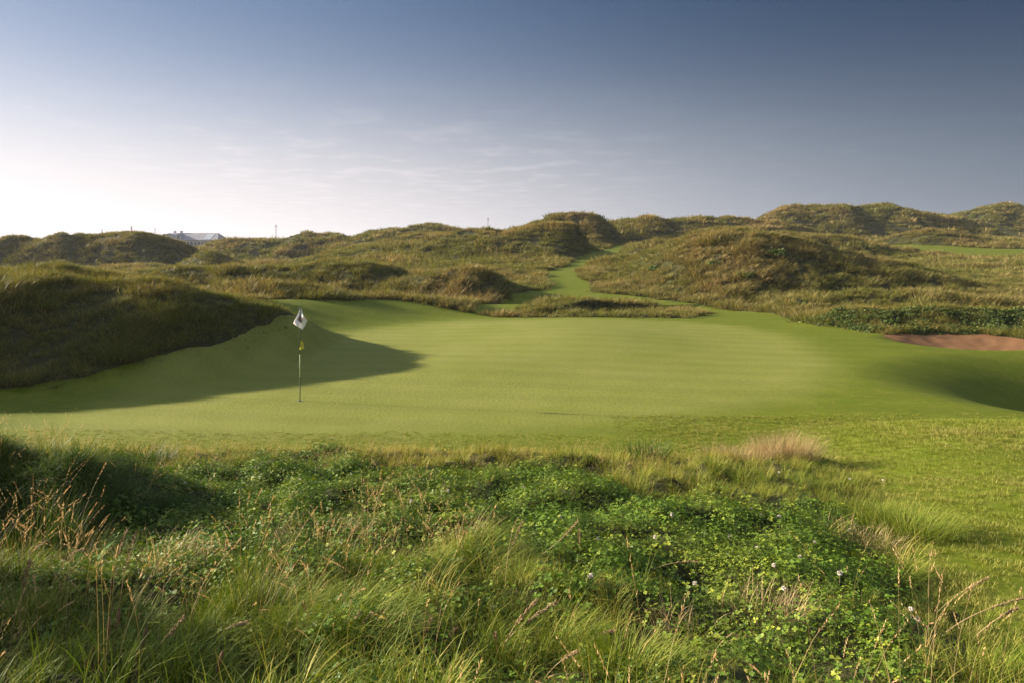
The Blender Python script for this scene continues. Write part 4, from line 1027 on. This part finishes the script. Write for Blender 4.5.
# ------------------------------------------------------------------ clover flowers
M['floret'] = simple_mat('white_florets', (.80, .77, .70), .7, (.68, .58, .52), 300, trans=.2)
g = np.random.default_rng(5); b = MB()
for q in range(90):
    d = g.normal(0, 1, 3); d /= np.linalg.norm(d); d[2] = d[2] * .8; s = g.uniform(.006, .0105); w = np.cross(d, g.normal(0, 1, 3)); w /= np.linalg.norm(w); e = np.cross(d, w); p = d * .0025; k = .0019
    b.add([p, p + d * s * .6 + w * k, p + d * s * .6 - w * k * .5 + e * k, p + d * s * .6 - w * k * .5 - e * k, p + d * (s + .0015)], [(0, 1, 2), (0, 2, 3), (0, 3, 1), (4, 2, 1), (4, 3, 2), (4, 1, 3)])
me_head = b.mesh('flower_head', M['floret'])
b = MB(); b.tube([(0, 0, -.2), (.004, .002, -.1), (0, 0, 0)], .0013, 5); me_fst = b.mesh('flower_stem', M['stalk'])
proto_f = empty('clover_flower', (0, 0, 0)); link('flower_head', me_head, proto_f); link('stem', me_fst, proto_f)
FL = [(377, 514), (365, 512), (536, 506), (544, 507), (604, 498), (575, 483), (524, 501), (546, 526), (591, 611), (911, 632), (917, 647), (779, 536), (761, 531), (752, 524), (815, 561), (655, 559), (850, 479), (883, 480), (779, 479), (646, 515), (774, 594), (757, 569), (632, 569), (695, 594), (784, 614), (194, 483), (185, 507), (849, 535), (586, 505), (620, 521), (672, 540), (700, 517), (448, 505), (300, 500), (255, 508), (411, 523), (730, 551), (800, 585), (840, 600), (668, 607), (560, 540), (598, 559)]
def fl_label(u, v):
    if u > 890: return ('white clover flower, left and higher of two at lower right', None) if u < 914 else ('white clover flower, right and lower of two at lower right', None)
    if u < 230: return ('white clover flower, farther of two at the left side', None) if v < 495 else ('white clover flower, nearer of two at the left side', None)
    if (u, v) == (591, 611): return 'large white clover flower nearest the camera in the centre', None
    if u >= 845 and v < 500: return ('white clover flower by the mown strip, left of two', None) if u < 870 else ('white clover flower by the mown strip, right of two', None)
    if u < 460: return 'white clover flower among clover leaves left of centre', 'clover flowers left of centre'
    if u < 625: return 'white clover flower among clover leaves near the centre', 'clover flowers near the centre'
    return 'white clover flower among dark clover leaves right of centre', 'clover flowers right of centre'
for i, (u, v) in enumerate(FL):
    x_, y_ = ray(u, v + 6, 2.2, 14); z0 = gz(x_, y_)
    Yc = y_ * .985; P = Vector(at(u, v, Yc)); P.z = max(P.z, z0 + .10)
    if i == 0: o = proto_f
    else:
        o = proto_f.copy(); COL.objects.link(o)
        for ch in proto_f.children:
            c = ch.copy(); COL.objects.link(c); c.parent = o
    o.location = P; s = g.uniform(1.15, 1.6); o.scale = (s, s, s); o.rotation_euler = (g.normal(0, .25), g.normal(0, .25), g.uniform(0, 6.28))
    lab, grp = fl_label(u, v); tag(o, lab, 'clover flower')
    o['group'] = grp or 'single clover flowers'

# ------------------------------------------------------------------ air
m_, nt_, N_h, out_h = new_mat('sea_air')
pv = N_h('ShaderNodeVolumePrincipled'); pv.inputs['Color'].default_value = (.86, .90, .98, 1); pv.inputs['Density'].default_value = .0002; pv.inputs['Anisotropy'].default_value = .15
nt_.links.new(pv.outputs[0], out_h.inputs['Volume'])
zb_, zt_ = float(z.min()) - 1.0, float(z.max()) + 12.0
b = MB(); b.box((0, 430, (zb_ + zt_) / 2), (1820, 960, zt_ - zb_)); tag(b.build('haze', m_), kind='stuff')

# ------------------------------------------------------------------ sun, sky, camera
world = bpy.data.worlds.new('World'); scene.world = world; world.use_nodes = True
wn = world.node_tree; wn.nodes.clear()
wo = wn.nodes.new('ShaderNodeOutputWorld'); bg = wn.nodes.new('ShaderNodeBackground')
sky = wn.nodes.new('ShaderNodeTexSky'); sky.sky_type = 'NISHITA'; sky.sun_disc = False
sky.sun_elevation = R(SUN_EL); sky.sun_rotation = R(-SUN_AZ)
sky.altitude = 0; sky.air_density = 1.0; sky.dust_density = 1.2; sky.ozone_density = 3.0
def WN(t, **kw):
    n = wn.nodes.new(t)
    for k_, v_ in kw.items(): setattr(n, k_, v_)
    return n
def wmath(op, a, b=None, c=None, clamp=False):
    n = WN('ShaderNodeMath', operation=op, use_clamp=clamp)
    for i_, v_ in enumerate((a, b, c)):
        if v_ is None: continue
        if isinstance(v_, (int, float)): n.inputs[i_].default_value = v_
        else: wn.links.new(v_, n.inputs[i_])
    return n.outputs[0]
SKY_GAIN = .031
tcw = WN('ShaderNodeTexCoord').outputs['Generated']
nv = WN('ShaderNodeVectorMath', operation='NORMALIZE'); wn.links.new(tcw, nv.inputs[0])
sx_ = WN('ShaderNodeSeparateXYZ'); wn.links.new(nv.outputs[0], sx_.inputs[0])
zpos = wmath('MAXIMUM', sx_.outputs[2], 0.0)
dt = WN('ShaderNodeVectorMath', operation='DOT_PRODUCT'); wn.links.new(nv.outputs[0], dt.inputs[0])
dt.inputs[1].default_value = (-math.sin(R(SUN_AZ)) * math.cos(R(SUN_EL)), math.cos(R(SUN_AZ)) * math.cos(R(SUN_EL)), math.sin(R(SUN_EL)))
dd = wmath('SUBTRACT', dt.outputs['Value'], .33)
away, toward = wmath('SMOOTH_MIN', dd, 0.0, .6), wmath('SMOOTH_MAX', dd, 0.0, .6)
def wcol(fs):
    c_ = WN('ShaderNodeCombineXYZ')
    for i_, f_ in enumerate(fs): wn.links.new(f_, c_.inputs[i_])
    return c_.outputs[0]
def wmul(a_, b_):
    n_ = WN('ShaderNodeVectorMath', operation='MULTIPLY')
    for q_, v_ in zip(n_.inputs, (a_, b_)):
        if isinstance(v_, tuple): q_.default_value = v_
        else: wn.links.new(v_, q_)
    return n_.outputs[0]
fall = wcol([wmath('EXPONENT', wmath('MULTIPLY', away, k_)) for k_ in (2.9, 2.2, 1.75)])
fallh = wcol([wmath('EXPONENT', wmath('ADD', wmath('MULTIPLY', away, k_), wmath('MULTIPLY', toward, .4))) for k_ in (2.0, 1.65, 1.35)])
band = wmath('EXPONENT', wmath('MULTIPLY', wmath('POWER', wmath('DIVIDE', zpos, .18), 2.0), -1.0))
# thin high cloud: noise on a flat layer overhead
cb = WN('ShaderNodeCombineXYZ'); zz = wmath('MAXIMUM', sx_.outputs[2], .03)
wn.links.new(wmath('MULTIPLY', wmath('DIVIDE', sx_.outputs[0], zz), 1.1), cb.inputs[0]); cb.inputs[2].default_value = 3.7; wn.links.new(wmath('DIVIDE', sx_.outputs[1], zz), cb.inputs[1])
cn = WN('ShaderNodeTexNoise'); cn.inputs['Scale'].default_value = 1.7; cn.inputs['Detail'].default_value = 5; cn.inputs['Roughness'].default_value = .62; wn.links.new(cb.outputs[0], cn.inputs['Vector'])
cm = WN('ShaderNodeMapRange'); wn.links.new(cn.outputs['Fac'], cm.inputs[0]); cm.inputs[1].default_value = .5; cm.inputs[2].default_value = .75
cr_ = WN('ShaderNodeMapRange'); wn.links.new(sx_.outputs[2], cr_.inputs[0]); cr_.inputs[1].default_value = .24; cr_.inputs[2].default_value = .12
cl_ = WN('ShaderNodeVectorMath', operation='DOT_PRODUCT'); wn.links.new(nv.outputs[0], cl_.inputs[0]); cl_.inputs[1].default_value = Vector((-.13, 1, .2)).normalized()
clm = WN('ShaderNodeMapRange', interpolation_type='SMOOTHSTEP'); wn.links.new(cl_.outputs['Value'], clm.inputs[0]); clm.inputs[1].default_value = .92; clm.inputs[2].default_value = .99; clm.inputs[3].default_value = .08; clm.inputs[4].default_value = .25
cf = wmath('MULTIPLY', wmath('MULTIPLY', cm.outputs[0], cr_.outputs[0]), clm.outputs[0])
fac = wmath('ADD', band, cf, clamp=True)
hz_ = wmul(fallh, (.282, .258, .264))
sg = wmul(wmul(sky.outputs[0], fall), (1.02 * SKY_GAIN, .96 * SKY_GAIN, 1.0 * SKY_GAIN))
mxw = WN('ShaderNodeMix', data_type='RGBA'); wn.links.new(fac, mxw.inputs[0]); wn.links.new(sg, mxw.inputs[6]); wn.links.new(hz_, mxw.inputs[7])
# unseen brightness overhead and behind, added to lift the light in the shade
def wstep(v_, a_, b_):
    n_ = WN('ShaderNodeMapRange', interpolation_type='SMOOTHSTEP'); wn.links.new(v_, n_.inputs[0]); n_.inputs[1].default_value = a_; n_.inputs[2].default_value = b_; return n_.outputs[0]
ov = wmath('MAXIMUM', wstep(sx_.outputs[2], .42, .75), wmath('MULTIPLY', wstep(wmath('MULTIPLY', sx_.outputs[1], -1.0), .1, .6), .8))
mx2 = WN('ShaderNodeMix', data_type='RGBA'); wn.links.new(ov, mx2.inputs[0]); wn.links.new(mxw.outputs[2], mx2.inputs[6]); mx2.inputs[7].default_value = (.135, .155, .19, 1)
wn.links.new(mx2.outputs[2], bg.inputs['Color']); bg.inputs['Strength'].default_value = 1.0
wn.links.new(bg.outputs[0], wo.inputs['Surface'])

sd = bpy.data.lights.new('sun', 'SUN'); sd.energy = 5.0; sd.angle = R(.6); sd.color = (1, .86, .66)
so = bpy.data.objects.new('sun', sd); COL.objects.link(so)
dirv = Vector((-math.sin(R(SUN_AZ)) * math.cos(R(SUN_EL)), math.cos(R(SUN_AZ)) * math.cos(R(SUN_EL)), math.sin(R(SUN_EL))))
so.rotation_euler = dirv.to_track_quat('Z', 'Y').to_euler(); so.location = dirv * 60

cd = bpy.data.cameras.new('camera'); co = bpy.data.objects.new('camera', cd); COL.objects.link(co)
cd.sensor_width = 36; cd.lens = F / 1024 * 36; cd.clip_start = .05; cd.clip_end = 8000
co.location = (0, 0, H); co.rotation_euler = (R(90), 0, 0)
cd.shift_y = -(341.5 - V0) / 1024
scene.camera = co

scene.view_settings.view_transform = 'Standard'; scene.view_settings.look = 'None'
scene.view_settings.exposure = 1.75; scene.view_settings.gamma = 1.0
scene.render.engine = 'CYCLES'
cy = scene.cycles
cy.use_denoising = True
cy.max_bounces = 4; cy.diffuse_bounces = 2; cy.glossy_bounces = 1; cy.transmission_bounces = 2; cy.volume_bounces = 1; cy.transparent_max_bounces = 6
cy.sample_clamp_indirect = 6
